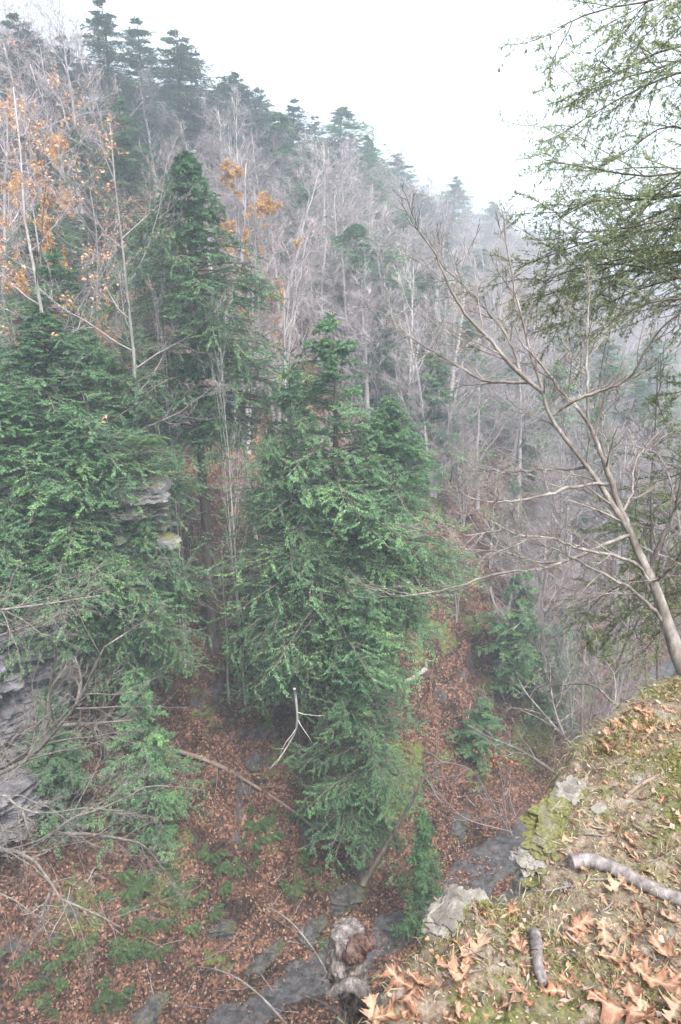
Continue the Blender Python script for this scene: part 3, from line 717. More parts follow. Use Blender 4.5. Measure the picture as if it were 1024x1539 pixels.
# ------------------------------------------------------------ ferns on the slope
def fern_mesh(seed):
    rg = np.random.RandomState(seed); mb = MB(); nf = 9
    a = np.arange(nf)*6.283/nf+rg.uniform(-.3, .3, nf); L = rg.uniform(.35, .55, nf); s = np.linspace(0, 1, 12)
    for k in range(nf):
        d = np.array([math.cos(a[k]), math.sin(a[k])]); P = np.stack([d[0]*L[k]*s, d[1]*L[k]*s, L[k]*(.75*s-.95*s**2)], 1)
        mb.tubes(P, np.full(12, .004), 3)
        t = unit(np.gradient(P, axis=0)); sd = np.array([-d[1], d[0], 0])
        for sg in (1, -1):
            l = .12*np.sin(np.pi*np.clip(s*.9+.1, 0, 1))+.01
            mb.leaves(P, unit(sd[None]*sg+t*.3-np.array([[0, 0, .2]])), np.tile([[0, 0, 1.]], (12, 1)), l, l*.22)
    return mb.mesh("fern", M['fern'], smooth=False)
FERN = [fern_mesh(k) for k in range(3)]
rg = np.random.RandomState(12); cnt = 0
spots = [(200, 1330, 60, 45), (250, 1390, 60, 50), (210, 1420, 40, 40), (330, 1300, 60, 60), (470, 1300, 40, 60), (60, 1440, 60, 60), (100, 1500, 60, 30), (390, 1230, 60, 60), (215, 650, 14, 8)]
WHF = ["at the top of the fern patch left of the gully foot", "in the middle of the fern patch above the stream", "at the left side of the large fern patch", "in front of the fallen tree", "under the drooping end of the fallen tree", "low at the left edge of the view", "at the bottom left corner", "just below the fallen tree", "on top"]
for si, (u, v, su, sv) in enumerate(spots):
    pc = hit(u, v)
    for k in range(9 if su > 20 else 5):
        p = hit(u+rg.normal(0, su*.6), v+rg.normal(0, sv*.6))
        if su < 20: p = at(u+8+rg.normal(0, 10), v+16+rg.normal(0, 6), 24.7)
        o = bpy.data.objects.new("fern", FERN[rg.randint(0, 3)]); COL.objects.link(o); o.location = p-np.array([0, 0, .02])
        s = rg.uniform(1.0, 1.7); o.scale = (s, s, s); o.rotation_euler = (0, 0, rg.uniform(0, 6))
        tag(o, "evergreen fern on top of the mossy rock outcrop" if su < 20 else ("upper " if p[2] > pc[2] else "lower ")+("left" if p[0] < pc[0] else "right")+(", small" if s < 1.3 else ", large")+" fern "+WHF[si], "fern", "ferns on the outcrop" if su < 20 else "ferns on the leafy slope")
# ------------------------------------------------------------ fallen log and dead limbs
def traced(pts, Y0, Y1=None, K=14):
    """photo pixels laid out at real distances, Y0 at the first point to Y1 at the last"""
    Y1 = Y0 if Y1 is None else Y1
    n = len(pts); return resample([at(u, v, Y0+(Y1-Y0)*k/(n-1)) for k, (u, v) in enumerate(pts)], K)
def on_ground(pts, up=.15, K=14):
    return resample([hit(u, v)+np.array([0, 0, up]) for u, v in pts], K)
lg = thing("fallen_tree", "thin fallen tree lying down the leafy slope left of the tallest hemlock", "fallen tree", tuple(hit(270, 1140)))
P = on_ground([(268, 1138), (330, 1160), (390, 1195), (440, 1228), (505, 1280)], .35, 16)-np.array(lg.location)
tb = MB(); tb.tubes(P, .11*np.linspace(1, .35, 16), 8, .08); tb.build("trunk", M['brown_twig'], lg)
rg = np.random.RandomState(3)
A, B, _ = grow(P[None], .11*np.linspace(1, .35, 16)[None], 16, rg, .2, .98, .3, 60, -.5, 6, .08, .3, .012)
A2, B2, _ = grow(A, B, 4, rg, .2, .98, .5, 40, -.5, 4, .08, .6, .007)
cb = MB(); cb.tubes(A, B, 4); cb.tubes(A2, B2, 3); cb.build("branches", M['brown_twig'], lg)
for (pts, Yd, r, lab) in [
 ([(443, 1035), (447, 1075), (444, 1100), (430, 1125), (415, 1150)], 21.5, .05, "pale broken limb hanging beside the lower trunk of the tallest hemlock"),
 ([(545, 1330), (575, 1280), (610, 1220), (640, 1165)], 20.5, .11, "dark leaning dead trunk above the stream right of the low hemlock")]:
    P = traced(pts, Yd, Yd+1.5, 12); o = thing("dead_limb", lab, "dead limb", tuple(P[0])); P = P-P[0]
    tb = MB(); R0 = r*np.linspace(1, .4, 12); tb.tubes(P, R0, 8, .1); mt = M['white_bark'] if r < .1 else M['bark']
    tb.build("limb", mt, o); A, B, _ = grow(P[None], R0[None], 6, rg, .2, .95, .45, 45, .1, 5, .1, .4, .01); cb = MB(); cb.tubes(A, B, 4); cb.build("twigs", mt, o)
# shrubs and brush on the lower slopes
def shrub(name, label, pts_px, Y0, Y1, r, mat, seed, n2=7, n3=4, n4=0, leaf=None, K=14, cat="shrub", ratio=.3, twr=.003, up=.3, group=None, ang=42):
    """branches followed from the photograph, with side twigs grown on them"""
    rg = np.random.RandomState(seed)
    L = [traced(p, Y0+rg.uniform(-.15, .15)*0, Y1 if not isinstance(Y1, list) else Y1[k], K) for k, p in enumerate(pts_px)]
    base = L[0][0].copy(); o = thing(name, label, cat, tuple(base), 0, group)
    for k, P in enumerate(L):
        rr = (r[k] if isinstance(r, (list, tuple)) else r*(1 if k == 0 else .7)); R0 = rr*np.linspace(1, .22, K)
        mb = MB(); mb.tubes(P-base, R0, 8, .06, seed+k)
        A, B, _ = grow((P-base)[None], R0[None], n2, rg, .12, .97, ratio, ang, up, 7, .09, .5, twr*1.5)
        mb.tubes(A, B, 5)
        if n3:
            A2, B2, _ = grow(A, B, n3, rg, .15, .97, .5, 38, up, 5, .09, .6, twr)
            mb.tubes(A2, B2, 4)
            if n4:
                A3, B3, _ = grow(A2, B2, n4, rg, .15, .97, .5, 40, up, 4, .09, .6, twr*.8); mb.tubes(A3, B3, 3)
        mb.build("stem" if k == 0 else "branch", M[mat], o)
    return o
# arched grey brush over the stream
shrub("bare_shrub", "arching grey dead shrub leaning over the stream bend", [[(765, 1250), (745, 1215), (725, 1180), (705, 1155), (668, 1145), (650, 1152)], [(760, 1245), (728, 1200), (722, 1170)], [(770, 1250), (700, 1230), (660, 1190), (645, 1160)], [(770, 1255), (755, 1200), (770, 1170)]], 27, 25, .035, 'twigs', 4, 6, 4, twr=.007)
SLIM = [bare_meshes("slim_tree", 45+k, 9, .22, 9, .35, ('grey_bark', 'twigs'), n3=3, n4=3, ang=40, up=.5, fat=.6) for k in range(2)]
for k, (u, v, Yd, h, kind, lab) in enumerate([(335, 850, 29, 6, 's', "slim dead tree standing in the leafy gully"), (262, 690, 31, 5, 's', "thin bare sapling on the red leaves of the upper gully"), (690, 880, 38, 6, 'b', "twiggy shrub on the red slope right of tallest hemlock"), (640, 960, 36, 5, 's', "low twiggy shrub above the stream on the red slope"), (820, 880, 36, 8, 'b', "grey brushy tree in front of the dark low hemlocks"),
                 (740, 800, 42, 7, 'b', "wide twiggy tree at centre right in grey brush"), (880, 850, 40, 8, 'b', "grey brushy tree behind the sapling trunk"), (700, 740, 46, 8, 'b', "spreading bare tree at the top of the red slope"), (940, 960, 33, 7, 'b', "dense grey brush just beyond the cliff edge"),
                 (650, 690, 50, 7, 'b', "bushy grey tree right of the tallest hemlock at mid height"), (800, 780, 40, 7, 'b', "grey twiggy tree above the dark low hemlocks"), (960, 800, 38, 7, 'b', "grey twiggy tree near the right edge beyond the cliff"), (900, 930, 30, 6, 'b', "grey brush hiding the stream bend beyond the cliff")]):
    p = at(u, v, Yd); z = gz(p[0], p[1])
    plant((SLIM[k % 2] if kind == 's' else BARE[(k*2+3) % 6]), "brushy_tree", lab, "bare tree", p[0], p[1], z-.1, max(h, p[2]-z+1), None, k*1.7, None, (0, 0))
o = shrub("leafy_sapling", "sapling with a few red-orange leaves low in the gorge", [[(762, 1235), (757, 1190), (750, 1150), (742, 1125)], [(758, 1180), (765, 1150)]], 27, 27, .02, 'twigs', 9, 6, 3, twr=.006)
rg = np.random.RandomState(2); mb = MB(); n = 80; c = at(748, 1142, 27)-np.array(o.location)
bp = c+rg.normal(0, 1, (n, 3))*[.45, .4, .28]; nr = unit(rg.normal(0, 1, (n, 3))); dd_ = unit(np.cross(nr, rg.normal(0, 1, (n, 3)))); mb.leaves(bp, dd_, nr, rg.uniform(.1, .2, n), rg.uniform(.04, .07, n)); mb.build("leaves", M['red_leaf'], o, False)

# ------------------------------------------------------------ near grey branches from the left (a tree rooted on our bank below)
def left_tree(label, lines, Yd, seed, r0, mat, tr_u, tr_v0, tr_v1):
    o = shrub("bare_tree", label, lines, Yd, [Yd-.8+.4*(k % 4) for k in range(len(lines))], [r0*q for q in ([1]+[.62]*(len(lines)-1))], mat, seed, 13, 8, cat="bare tree", ratio=.5, twr=.0034, up=.15, n4=4)
    b = np.array(o.location); top = at(tr_u, tr_v0, Yd); bot = np.array([top[0]-.6, top[1]-.5, gz(top[0]-.6, top[1]-.5)-.3])
    P = resample([bot, (bot*.5+top*.5)+[.25, 0, 0], top], 16)-b
    mb = MB(); mb.tubes(P, .13*np.linspace(1, .3, 16), 8, .06)
    mb.build("trunk", M[mat], o)
left_tree("pale grey crooked limbs reaching in from the lower left edge",
 [[(-190, 1265), (-60, 1272), (0, 1276), (30, 1281), (55, 1296), (75, 1324), (80, 1344), (115, 1361), (150, 1376), (182, 1394)],
  [(77, 1339), (67, 1364), (65, 1389), (78, 1415)],
  [(37, 1281), (75, 1256), (110, 1229), (150, 1216), (200, 1194), (225, 1181), (285, 1184)],
  [(85, 1253), (140, 1254), (200, 1264), (220, 1274), (240, 1299), (262, 1323)],
  [(-150, 1190), (-40, 1192), (0, 1196), (20, 1199), (35, 1219), (90, 1221), (120, 1214), (188, 1219)],
  [(35, 1219), (40, 1239), (47, 1259)]], 8.5, 5, .045, 'sapling', -190, 1180, 1500)
left_tree("tan curving limb rising from left edge in front of the shale cliff",
 [[(-180, 1200), (-50, 1178), (0, 1162), (35, 1145), (65, 1120), (90, 1090), (115, 1060), (135, 1020), (155, 975), (192, 950)],
  [(95, 1090), (140, 1087), (200, 1082)],
  [(65, 1120), (72, 1080), (75, 1040), (100, 1000)],
  [(115, 1060), (122, 1020), (112, 985)],
  [(-120, 960), (-30, 925), (0, 917), (75, 907), (150, 895)],
  [(-120, 990), (0, 955), (60, 935), (105, 918)],
  [(-100, 1090), (0, 1130), (20, 1110), (60, 1085), (105, 1040)]], 10.5, 6, .06, 'sapling', -180, 900, 1500)

# ------------------------------------------------------------ the cliff edge we stand on
EYE = 1.45
def onplane(u, v, z=-EYE):
    d = ray(u, v); return d*(z/d[2])
edge_px = [(480, 1565), (560, 1500), (622, 1420), (655, 1385), (700, 1350), (770, 1318), (806, 1285), (812, 1240), (850, 1185), (905, 1125), (955, 1060), (1015, 1018)]
EG = [(-2.5, -2.2), (-1.5, -1.0), (-.75, 0.0), (-.35, .62)]+[tuple(onplane(u, v)[:2]) for u, v in edge_px]+[(2.1, 3.0), (3.4, 3.6), (6.0, 4.2)]
EG = resample(np.array(EG), 900)
s_ = np.r_[0, np.cumsum(np.linalg.norm(np.diff(EG, axis=0), axis=1))]
EG = EG+np.stack([.035*fbm(s_*4, s_*0, seed=1, oct=6, gain=.62), .035*fbm(s_*4, s_*0+5, seed=2, oct=6, gain=.62)], 1)
MI = unit(np.array([.78, -.62]))                    # inland
def topz(x, y):
    z = -EYE+.07*np.exp(-(((x-1.15)**2+(y-1.75)**2)/.22))+.05*np.exp(-(((x-1.3)**2+(y-2.2)**2)/.1))
    z = z+.035*fbm(x*1.6, y*1.6, seed=70, oct=3)+.012*fbm(x*9, y*9, seed=71, oct=3)
    return z+.007*fbm(x*38, y*38, seed=72, oct=3)-.012*np.clip(.25-np.abs(vnoise(x*7, y*7, seed=73)), 0, 1)*4*np.clip(vnoise(x*2, y*2, seed=74), 0, 1)
e_w = (EG@MI)                                       # inland coordinate of the edge
e_t = (EG@np.array([-MI[1], MI[0]]))                # along coordinate
def inland(x, y):
    t = x*(-MI[1])+y*MI[0]; return (x*MI[0]+y*MI[1])-np.interp(t, e_t, e_w)
def lz(x, y):
    w = inland(x, y); return topz(x, y)-.03*(1-sstep(-.02, .10, w))
def lzf(x, y): return float(lz(np.array([x]), np.array([y]))[0])
sel = np.argsort(e_t)
wi = np.r_[np.arange(0, 1.9, .0085), np.geomspace(1.9, 7, 40)]
qo = np.geomspace(.008, 15, 90)[::-1]
rows = []
strx = fbm(s_*1.2, s_*0, seed=80, oct=3)
for q in qo:                                        # the rock face below the rim, shelved in layers
    out = .03+.10*(1-np.exp(-q*2.5))+.03*q
    out = out+.10*min(1, q*3)*(vnoise(s_*1.1, np.full(len(s_), np.floor(q*7)*3.1), seed=81)+.5*fbm(s_*6, np.full(len(s_), q*6), seed=82, oct=4))
    p = EG-MI*np.asarray(out)[..., None]
    z0 = lz(EG[:, 0], EG[:, 1])
    rows.append(np.c_[p, z0-q])
for w in wi:
    p = EG+MI*w; rows.append(np.c_[p, lz(p[:, 0], p[:, 1])])
G = np.stack(rows, 0); nr_, nc_ = G.shape[:2]; ii = np.arange(nr_*nc_).reshape(nr_, nc_)
cb = MB(); cb.quads(G, np.stack([ii[:-1, :-1], ii[:-1, 1:], ii[1:, 1:], ii[1:, :-1]], -1)[:, :, ::-1])
face = np.r_[qo, np.zeros(len(wi))][:, None]*np.ones((1, nc_)); face = sstep(.0, .12, face-.10-.12*fbm(s_*7, s_*0, seed=61, oct=4)[None]-.05*fbm(np.tile(s_*30, (nr_, 1)), G[..., 2]*30, seed=62, oct=3))
m, t, b = nodes("mossy_ground")
n1 = tex(t, "Noise", 28, 'Object', Detail=9, Roughness=.75)
r = ramp(t, [(.3, (.035, .027, .02)), (.43, (.115, .085, .062)), (.56, (.235, .19, .145)), (.7, (.38, .335, .275))], n1.outputs['Fac'])
n2 = tex(t, "Noise", 3.6, 'Object', Detail=8, Roughness=.65)
mr = ramp(t, [(.50, (0, 0, 0)), (.60, (1, 1, 1))], n2.outputs['Fac'])
mc = ramp(t, [(.3, (.04, .048, .018)), (.55, (.12, .125, .042)), (.75, (.22, .205, .08))], tex(t, "Noise", 90, 'Object', Detail=5).outputs['Fac'])
c = mixc(t, r.outputs[0], mc.outputs[0], mr.outputs[0])
a = t.nodes.new("ShaderNodeAttribute"); a.attribute_name = "face"
rc = ramp(t, [(.3, (.13, .12, .11)), (.5, (.32, .30, .27)), (.7, (.52, .50, .46))], tex(t, "Noise", 11, 'Object', Detail=9, Roughness=.7).outputs['Fac'])
c = mixc(t, c, rc.outputs[0], a.outputs['Fac'])
t.links.new(c, b.inputs['Base Color']); bump(t, b, n1.outputs['Fac'], 1.0, .012)
M['ledge'] = m
tag(cb.build("cliff_edge_ground", m, attrs={'face': face}), kind='structure')

def sit(u, v):
    """point of the ledge seen at a photo pixel"""
    d = ray(u, v); z = -EYE
    for k in range(12):
        p = d*(z/d[2]); z = .5*z+.5*lzf(p[0], p[1])
    return d*(z/d[2])
# ---- scattered cover: needles, crumbs, dead grass, moss
rg = np.random.RandomState(90)
def scatter(n, wmax=1.7, wmin=.0):
    i = rg.randint(150, 800, n); w = wmin+(wmax-wmin)*rg.uniform(0, 1, n)**1.1
    p = EG[i]+rg.uniform(-.02, .02, (n, 2))+MI*w[:, None]
    return p, lz(p[:, 0], p[:, 1])
def normals(n, s): return unit(np.array([[0, 0, 1.]])+rg.normal(0, s, (n, 3)))
def flat_dir(nr): d = rg.normal(0, 1, nr.shape); return unit(d-(d*nr).sum(1, keepdims=True)*nr)
n = 85000; p, z = scatter(n); nr = normals(n, .5); lb = MB(); sz = .006+.018*rg.uniform(0, 1, n)**2.5
lb.leaves(np.c_[p, z+rg.uniform(0, .006, n)], flat_dir(nr), nr, sz, sz*rg.uniform(.12, .4, n))
tag(lb.build("leaf_crumbs", M['debris'], smooth=False), "crumbled leaves and bark bits strewn over the cliff edge", "debris", kind='stuff')
n = 90000; p, z = scatter(n); g_ = fbm(p[:, 0]*2.3, p[:, 1]*2.3, seed=95, oct=3); k = (g_ > -.12) & (rg.uniform(0, 1, n) < .6); p, z = p[k], z[k]; n = len(p)
tuft = np.floor(p*22)/22; d0 = np.stack([vnoise(tuft[:, 0]*40, tuft[:, 1]*40, seed=5), vnoise(tuft[:, 0]*40, tuft[:, 1]*40, seed=6), .55+0*z], 1)
d = unit(d0+rg.normal(0, .42, (n, 3))); d[:, 2] = np.abs(d[:, 2]); nr = unit(np.cross(d, rg.normal(0, 1, (n, 3)))); L = rg.uniform(.02, .065, n)
gb = MB(); gb.leaves(np.c_[p, z-.002], d, nr, L, .0014+0*L, .5, .35)
nh = 9000; ih = rg.randint(150, 800, nh); ph = EG[ih]-MI*rg.uniform(-.05, .035, nh)[:, None]; zh = lz(EG[ih, 0], EG[ih, 1])-rg.uniform(0, .09, nh)**1.5
dh = unit(np.c_[np.tile(-MI*.6, (nh, 1)), np.full(nh, -.35)]+rg.normal(0, .5, (nh, 3))); Lh = rg.uniform(.02, .08, nh); gb.leaves(np.c_[ph, zh], dh, unit(np.cross(dh, rg.normal(0, 1, (nh, 3)))), Lh, .0013+0*Lh, .5, .5)
tag(gb.build("dry_grass", M['grass'], smooth=False), "thin pale grass growing over the cliff edge", "grass", kind='stuff')
n = 190000; p, z = scatter(n); g_ = fbm(p[:, 0]*3, p[:, 1]*3, seed=97, oct=4)+.55*np.exp(-((p[:, 0]-.95)**2+(p[:, 1]-1.85)**2)/.12)
k = g_ > .28; p, z, g_ = p[k], z[k], g_[k]; n = len(p)
nr = normals(n, .8); d = unit(np.array([[0, 0, .8]])+rg.normal(0, .6, (n, 3))); L = rg.uniform(.006, .016, n)
mb = MB(); mb.leaves(np.c_[p, z+.012*np.clip(g_-.28, 0, .8)], d, unit(np.cross(d, nr)), L, L*.14)
tag(mb.build("moss", M['mossblade'], smooth=False), "yellow-green moss cushions on the cliff edge", "moss", kind='stuff')

# ---- oak leaves, every one its own
def leaf_mesh(name, seed, curl, bend, mat):
    rg = np.random.RandomState(seed); ns, nw = 56, 9; s = np.linspace(0, 1, ns); V = np.zeros((ns, nw, 3)); lob = 3.0+rg.uniform(-.4, .3)
    ws = []
    for sd in (-1, 1):
        ph = rg.uniform(0, .35); sw = s+.05*np.sin(s*7+rg.uniform(0, 6)); saw = ((sw*lob+ph) % 1.0)
        tri = np.sin(np.pi*np.where(saw < .6, saw/.6*.5, .5+(saw-.6)/.4*.5))**1.6; tri = tri*(.75+.25*np.cos(sw*lob*6.283*3+sd))
        env = .43*np.sin(np.pi*np.clip(s*.93+.06, 0, 1))**.75
        ws.append(np.clip(env*(.14+.92*tri)*(1+.12*rg.normal(0, 1, ns).cumsum()/7)+.008*rg.uniform(-1, 1, ns), .004, None)*np.where(s > .97, .3, 1))
    a = np.linspace(-1, 1, nw)
    for j in range(nw):
        w = (ws[0] if a[j] < 0 else ws[1])*abs(a[j]); x = np.sign(a[j])*w
        y = s+.42*w*(s*.6+.55)
        V[:, j] = np.stack([x, y-.5, curl*x*x*2.2+bend*(s-.5)**2*1.4+.03*np.sin(s*9+seed)*np.sign(x)*w*4+.012*fbm(x*9, y*9, seed=seed, oct=2)], 1)
    i = np.arange(ns*nw).reshape(ns, nw); mb = MB()
    mb.quads(V, np.stack([i[:-1, :-1], i[:-1, 1:], i[1:, 1:], i[1:, :-1]], -1))
    st = resample([(0, -.47, bend*.33), (.01, -.62, bend*.4+.01), (.03, -.78, bend*.4)], 5); mb.tubes(st, np.full(5, .008), 4)
    rib = np.zeros(mb.n); rib[:ns*nw] = np.exp(-np.tile((a*2.6)**2*6, ns)*.5)*.8
    sv = (np.cos((s*lob*2*math.pi)[:, None]-np.abs(a)[None]*3.0) > .93).astype(float).ravel(); rib[:ns*nw] = np.maximum(rib[:ns*nw], sv*.35)
    return mb.mesh(name, M[mat], attrs={'rib': rib})
def oakmat(name, cols):
    m, t, b = nodes(name); oi = t.nodes.new("ShaderNodeObjectInfo"); r = ramp(t, cols, oi.outputs['Random'])
    n = tex(t, "Noise", 7, 'Object', Detail=6, Roughness=.65); r2 = ramp(t, [(.33, (.42, .36, .33)), (.5, (.85, .82, .8)), (.66, (1.15, 1.12, 1.08))], n.outputs['Fac'])
    c = mixc(t, r.outputs[0], r2.outputs[0], 1.0, 'MULTIPLY'); a = t.nodes.new("ShaderNodeAttribute"); a.attribute_name = 'rib'
    c = mixc(t, c, (.50, .36, .25), a.outputs['Fac']); t.links.new(c, b.inputs['Base Color']); b.inputs['Roughness'].default_value = .5
    tr = t.nodes.new("ShaderNodeBsdfTranslucent"); t.links.new(c, tr.inputs['Color']); ms = t.nodes.new("ShaderNodeMixShader"); ms.inputs[0].default_value = .2
    t.links.new(b.outputs[0], ms.inputs[1]); t.links.new(tr.outputs[0], ms.inputs[2]); t.links.new(ms.outputs[0], t.nodes["Material Output"].inputs[0])
    bump(t, b, n.outputs['Fac'], .25, .01); return m
M['oak_o'] = oakmat("orange_oak_leaf", [(0, (.20, .095, .06)), (.5, (.32, .16, .10)), (1, (.41, .235, .155))])
M['oak_t'] = oakmat("tan_oak_leaf", [(0, (.26, .15, .095)), (.5, (.34, .22, .145)), (1, (.42, .31, .22))])
M['oak_b'] = oakmat("brown_oak_leaf", [(0, (.13, .065, .045)), (.5, (.24, .11, .07)), (1, (.36, .17, .10))])
OAK = {c: [leaf_mesh("oak_leaf", 100+k, cu, be, 'oak_'+c) for k, (cu, be) in enumerate([(.5, .4), (-.5, .5), (1.1, -.3), (.9, .9), (-1.0, .3)])] for c in 'otb'}
from mathutils import Matrix, Euler
def lay(me, p, size, rz, tilt, name="oak_leaf", lift=.012):
    o = bpy.data.objects.new(name, me); COL.objects.link(o); o.location = (p[0], p[1], p[2]+lift); o.scale = (size,)*3; o.rotation_euler = (tilt[0], tilt[1], rz); return o
rg = np.random.RandomState(17)
HAND = [(715, 1432, .135, -.9, 't', 0, "large tan star-shaped oak leaf left of the small upright stick"), (680, 1462, .11, 1.2, 'o', 2, "orange oak leaf tucked under the large tan star-shaped leaf"),
 (690, 1478, .10, 2.2, 't', 3, "small curled tan oak leaf below the large star-shaped leaf"), (778, 1430, .07, .4, 'o', 3, "folded orange oak leaf just left of the small upright stick"),
 (600, 1478, .12, .8, 'o', 1, "orange oak leaf on top of the pile beside the stump"), (612, 1505, .13, 2.6, 'o', 4, "orange oak leaf in the middle of the pile beside the stump"),
 (590, 1530, .13, -1.2, 'o', 2, "orange oak leaf at the bottom of the pile beside the stump"), (632, 1482, .09, -2.2, 'b', 0, "brown oak leaf at right side of the pile beside the stump"),
 (562, 1535, .11, .2, 't', 3, "pale oak leaf touching the foot of the stump"), (925, 1338, .09, 1.9, 't', 3, "small tan oak leaf below the long stick"),
 (875, 1308, .08, -.6, 'o', 1, "orange oak leaf under left end of the long stick"), (945, 1340, .07, .7, 't', 0, "tiny tan oak leaf at the underside of the long stick"),
 (908, 1412, .10, 2.9, 't', 1, "pale beige oak leaf lying flat at centre right of the ledge"), (925, 1445, .11, -1.7, 't', 2, "tan oak leaf below the pale beige leaf"),
 (1000, 1440, .12, .5, 'o', 3, "upcurled orange oak leaf at the right edge"), (985, 1480, .16, -2.3, 'o', 0, "big orange oak leaf overlapping others at lower right"),
 (925, 1520, .17, 1.1, 'o', 4, "big flat orange oak leaf at the bottom edge"), (1015, 1520, .12, 2.4, 't', 2, "yellowish oak leaf in the bottom right corner"),
 (960, 1530, .11, -.4, 't', 1, "pale oak leaf between the two big orange leaves"), (830, 1495, .08, 1.5, 'b', 2, "curled brown oak leaf at the foot of the small upright stick"),
 (690, 1535, .08, 0, 'o', 3, "small orange oak leaf at the bottom edge below the tan ones"), (770, 1375, .08, 2, 'b', 2, "brown curled oak leaf in the grass behind the small upright stick"),
 (870, 1395, .12, -1.0, 'o', 1, "orange oak leaf partly sunk in grass at centre right"), (1005, 1385, .07, 1, 't', 0, "small pale oak leaf below the right end of the long stick")]
for (u, v, sz, rz, c, vi, lab) in HAND:
    tag(lay(OAK[c][vi], sit(u, v), sz*.68, rz, (rg.normal(0, .2), rg.normal(0, .2)), lift=.012), lab, "leaf", "oak leaves on the cliff edge")
ZN = [((960, 1085), (42, 26), 34, .07, "in the drift at the ledge's upper right end", 'bboot'), ((930, 1110), (26, 22), 14, .06, "on the rim below the sapling trunk", 'bbo'),
      ((690, 1385), (40, 22), 10, .05, "beside the pale rim rocks", 'bbot'), ((940, 1255), (60, 30), 12, .06, "between the mossy mound and the long stick", 'bot'),
      ((850, 1420), (90, 40), 16, .06, "in the grass right of the small upright stick", 'bbot'), ((980, 1460), (40, 60), 14, .09, "in the heap at lower right", 'bobt'),
      ((700, 1500), (60, 30), 10, .06, "at the bottom left of the ledge", 'bot'), ((745, 1335), (40, 16), 8, .045, "along the rim left of the long stick", 'bb')]
ZN = [(a_, b__, int(n_*1.3), s_z, w_, c_+'bb') for a_, b__, n_, s_z, w_, c_ in ZN]
CN = {'o': "orange", 't': "tan", 'b': "dark brown"}
for (c0, sp, n, sz, wh, cs) in ZN:
    for k in range(n):
        c = cs[rg.randint(0, len(cs))]; u, v = c0[0]+rg.normal(0, sp[0]), c0[1]+rg.normal(0, sp[1]); p = sit(u, v)
        if inland(np.array([p[0]]), np.array([p[1]]))[0] < .01: continue
        s1 = sz*rg.uniform(.5, 1.05); vi = rg.randint(0, 5)
        tag(lay(OAK[c][vi], p, s1, rg.uniform(0, 6.28), (rg.normal(0, .3), rg.normal(0, .3)), lift=.002), f"{CN[c]} {['curled', 'arched', 'rolled', 'bent', 'drooping'][vi]} leaf {wh}", "leaf", "small leaves "+wh)

def gnarl(pts, R, K, sides, seed, amp):
    P = resample(pts, K); R = np.interp(np.linspace(0, 1, K), np.linspace(0, 1, len(R)), R); T = unit(np.gradient(P, axis=0))
    A = unit(np.cross(T, [[.3, 1, 0]])); B = np.cross(T, A); th = np.arange(sides)*2*math.pi/sides
    D = A[:, None]*np.cos(th)[None, :, None]+B[:, None]*np.sin(th)[None, :, None]; V0 = P[:, None]+D*R[:, None, None]
    f = fbm(V0[..., 0]*48, V0[..., 1]*48, V0[..., 2]*14, seed=seed, oct=5, gain=.7); f = f-.9*np.clip(fbm(V0[..., 0]*70, V0[..., 1]*70, V0[..., 2]*25, seed=seed+4, oct=2), .1, 1); V = V0+D*(amp*f*R[:, None])[..., None]
    i = np.arange(K*sides).reshape(K, sides); j = np.roll(i, -1, 1); mb = MB(); mb.quads(V, np.stack([i[:-1], j[:-1], j[1:], i[1:]], -1))
    for e, sg in ((0, -1), (K-1, 1)):           # rounded, broken ends
        c = P[e]+T[e]*sg*R[e]*.35; rim = V[e]; half = (rim*.55+c*.45); half = half+T[e]*sg*R[e]*.1*np.sin(th*3)[:, None]
        cc = np.tile(c, (sides, 1)); W_ = np.stack([rim, half, cc*.98+half*.02], 0); k = np.arange(3*sides).reshape(3, sides); l = np.roll(k, -1, 1)
        F = np.stack([k[:-1], l[:-1], l[1:], k[1:]], -1); mb.quads(W_, F if sg > 0 else F[..., ::-1])
    return mb
# ---- sticks
def stick(name, label, pts, r, mat, sides=10, K=20, lift=None, taper=.75, cat="stick", rough=.08):
    P = np.array([sit(u, v) for u, v in pts]); P[:, 2] += (r*.7 if lift is None else lift); P = resample(P, K); b0 = P[0].copy(); P = P-b0
    P[1:-1] += np.random.RandomState(int(pts[0][0])).normal(0, r*.12 if K <= 16 else r*.02, P[1:-1].shape)
    if K > 16: mb = gnarl(P, r*np.linspace(1, taper, K), K*4, 20, int(pts[0][0]), .09)
    else: mb = MB(); mb.tubes(P, r*np.linspace(1, taper, K), 8, rough)
    o = mb.build(name, M[mat]); o.location = b0
    return tag(o, label, cat)
stick("fallen_stick", "long bark-covered grey stick lying across the ledge at right", [(858, 1302), (890, 1300), (935, 1318), (980, 1342), (1040, 1366)], .020, 'stick', 8, 40)
stick("fallen_stick", "short thick grey stick lying upright in the picture among grass and leaves", [(803, 1408), (806, 1430), (808, 1455), (818, 1484)], .0155, 'stick', 8, 24)
stick("fallen_stick", "thin dark stick on the mossy mound", [(938, 1200), (965, 1180), (998, 1162)], .006, 'brown_twig', 8, 14)
rg = np.random.RandomState(23)
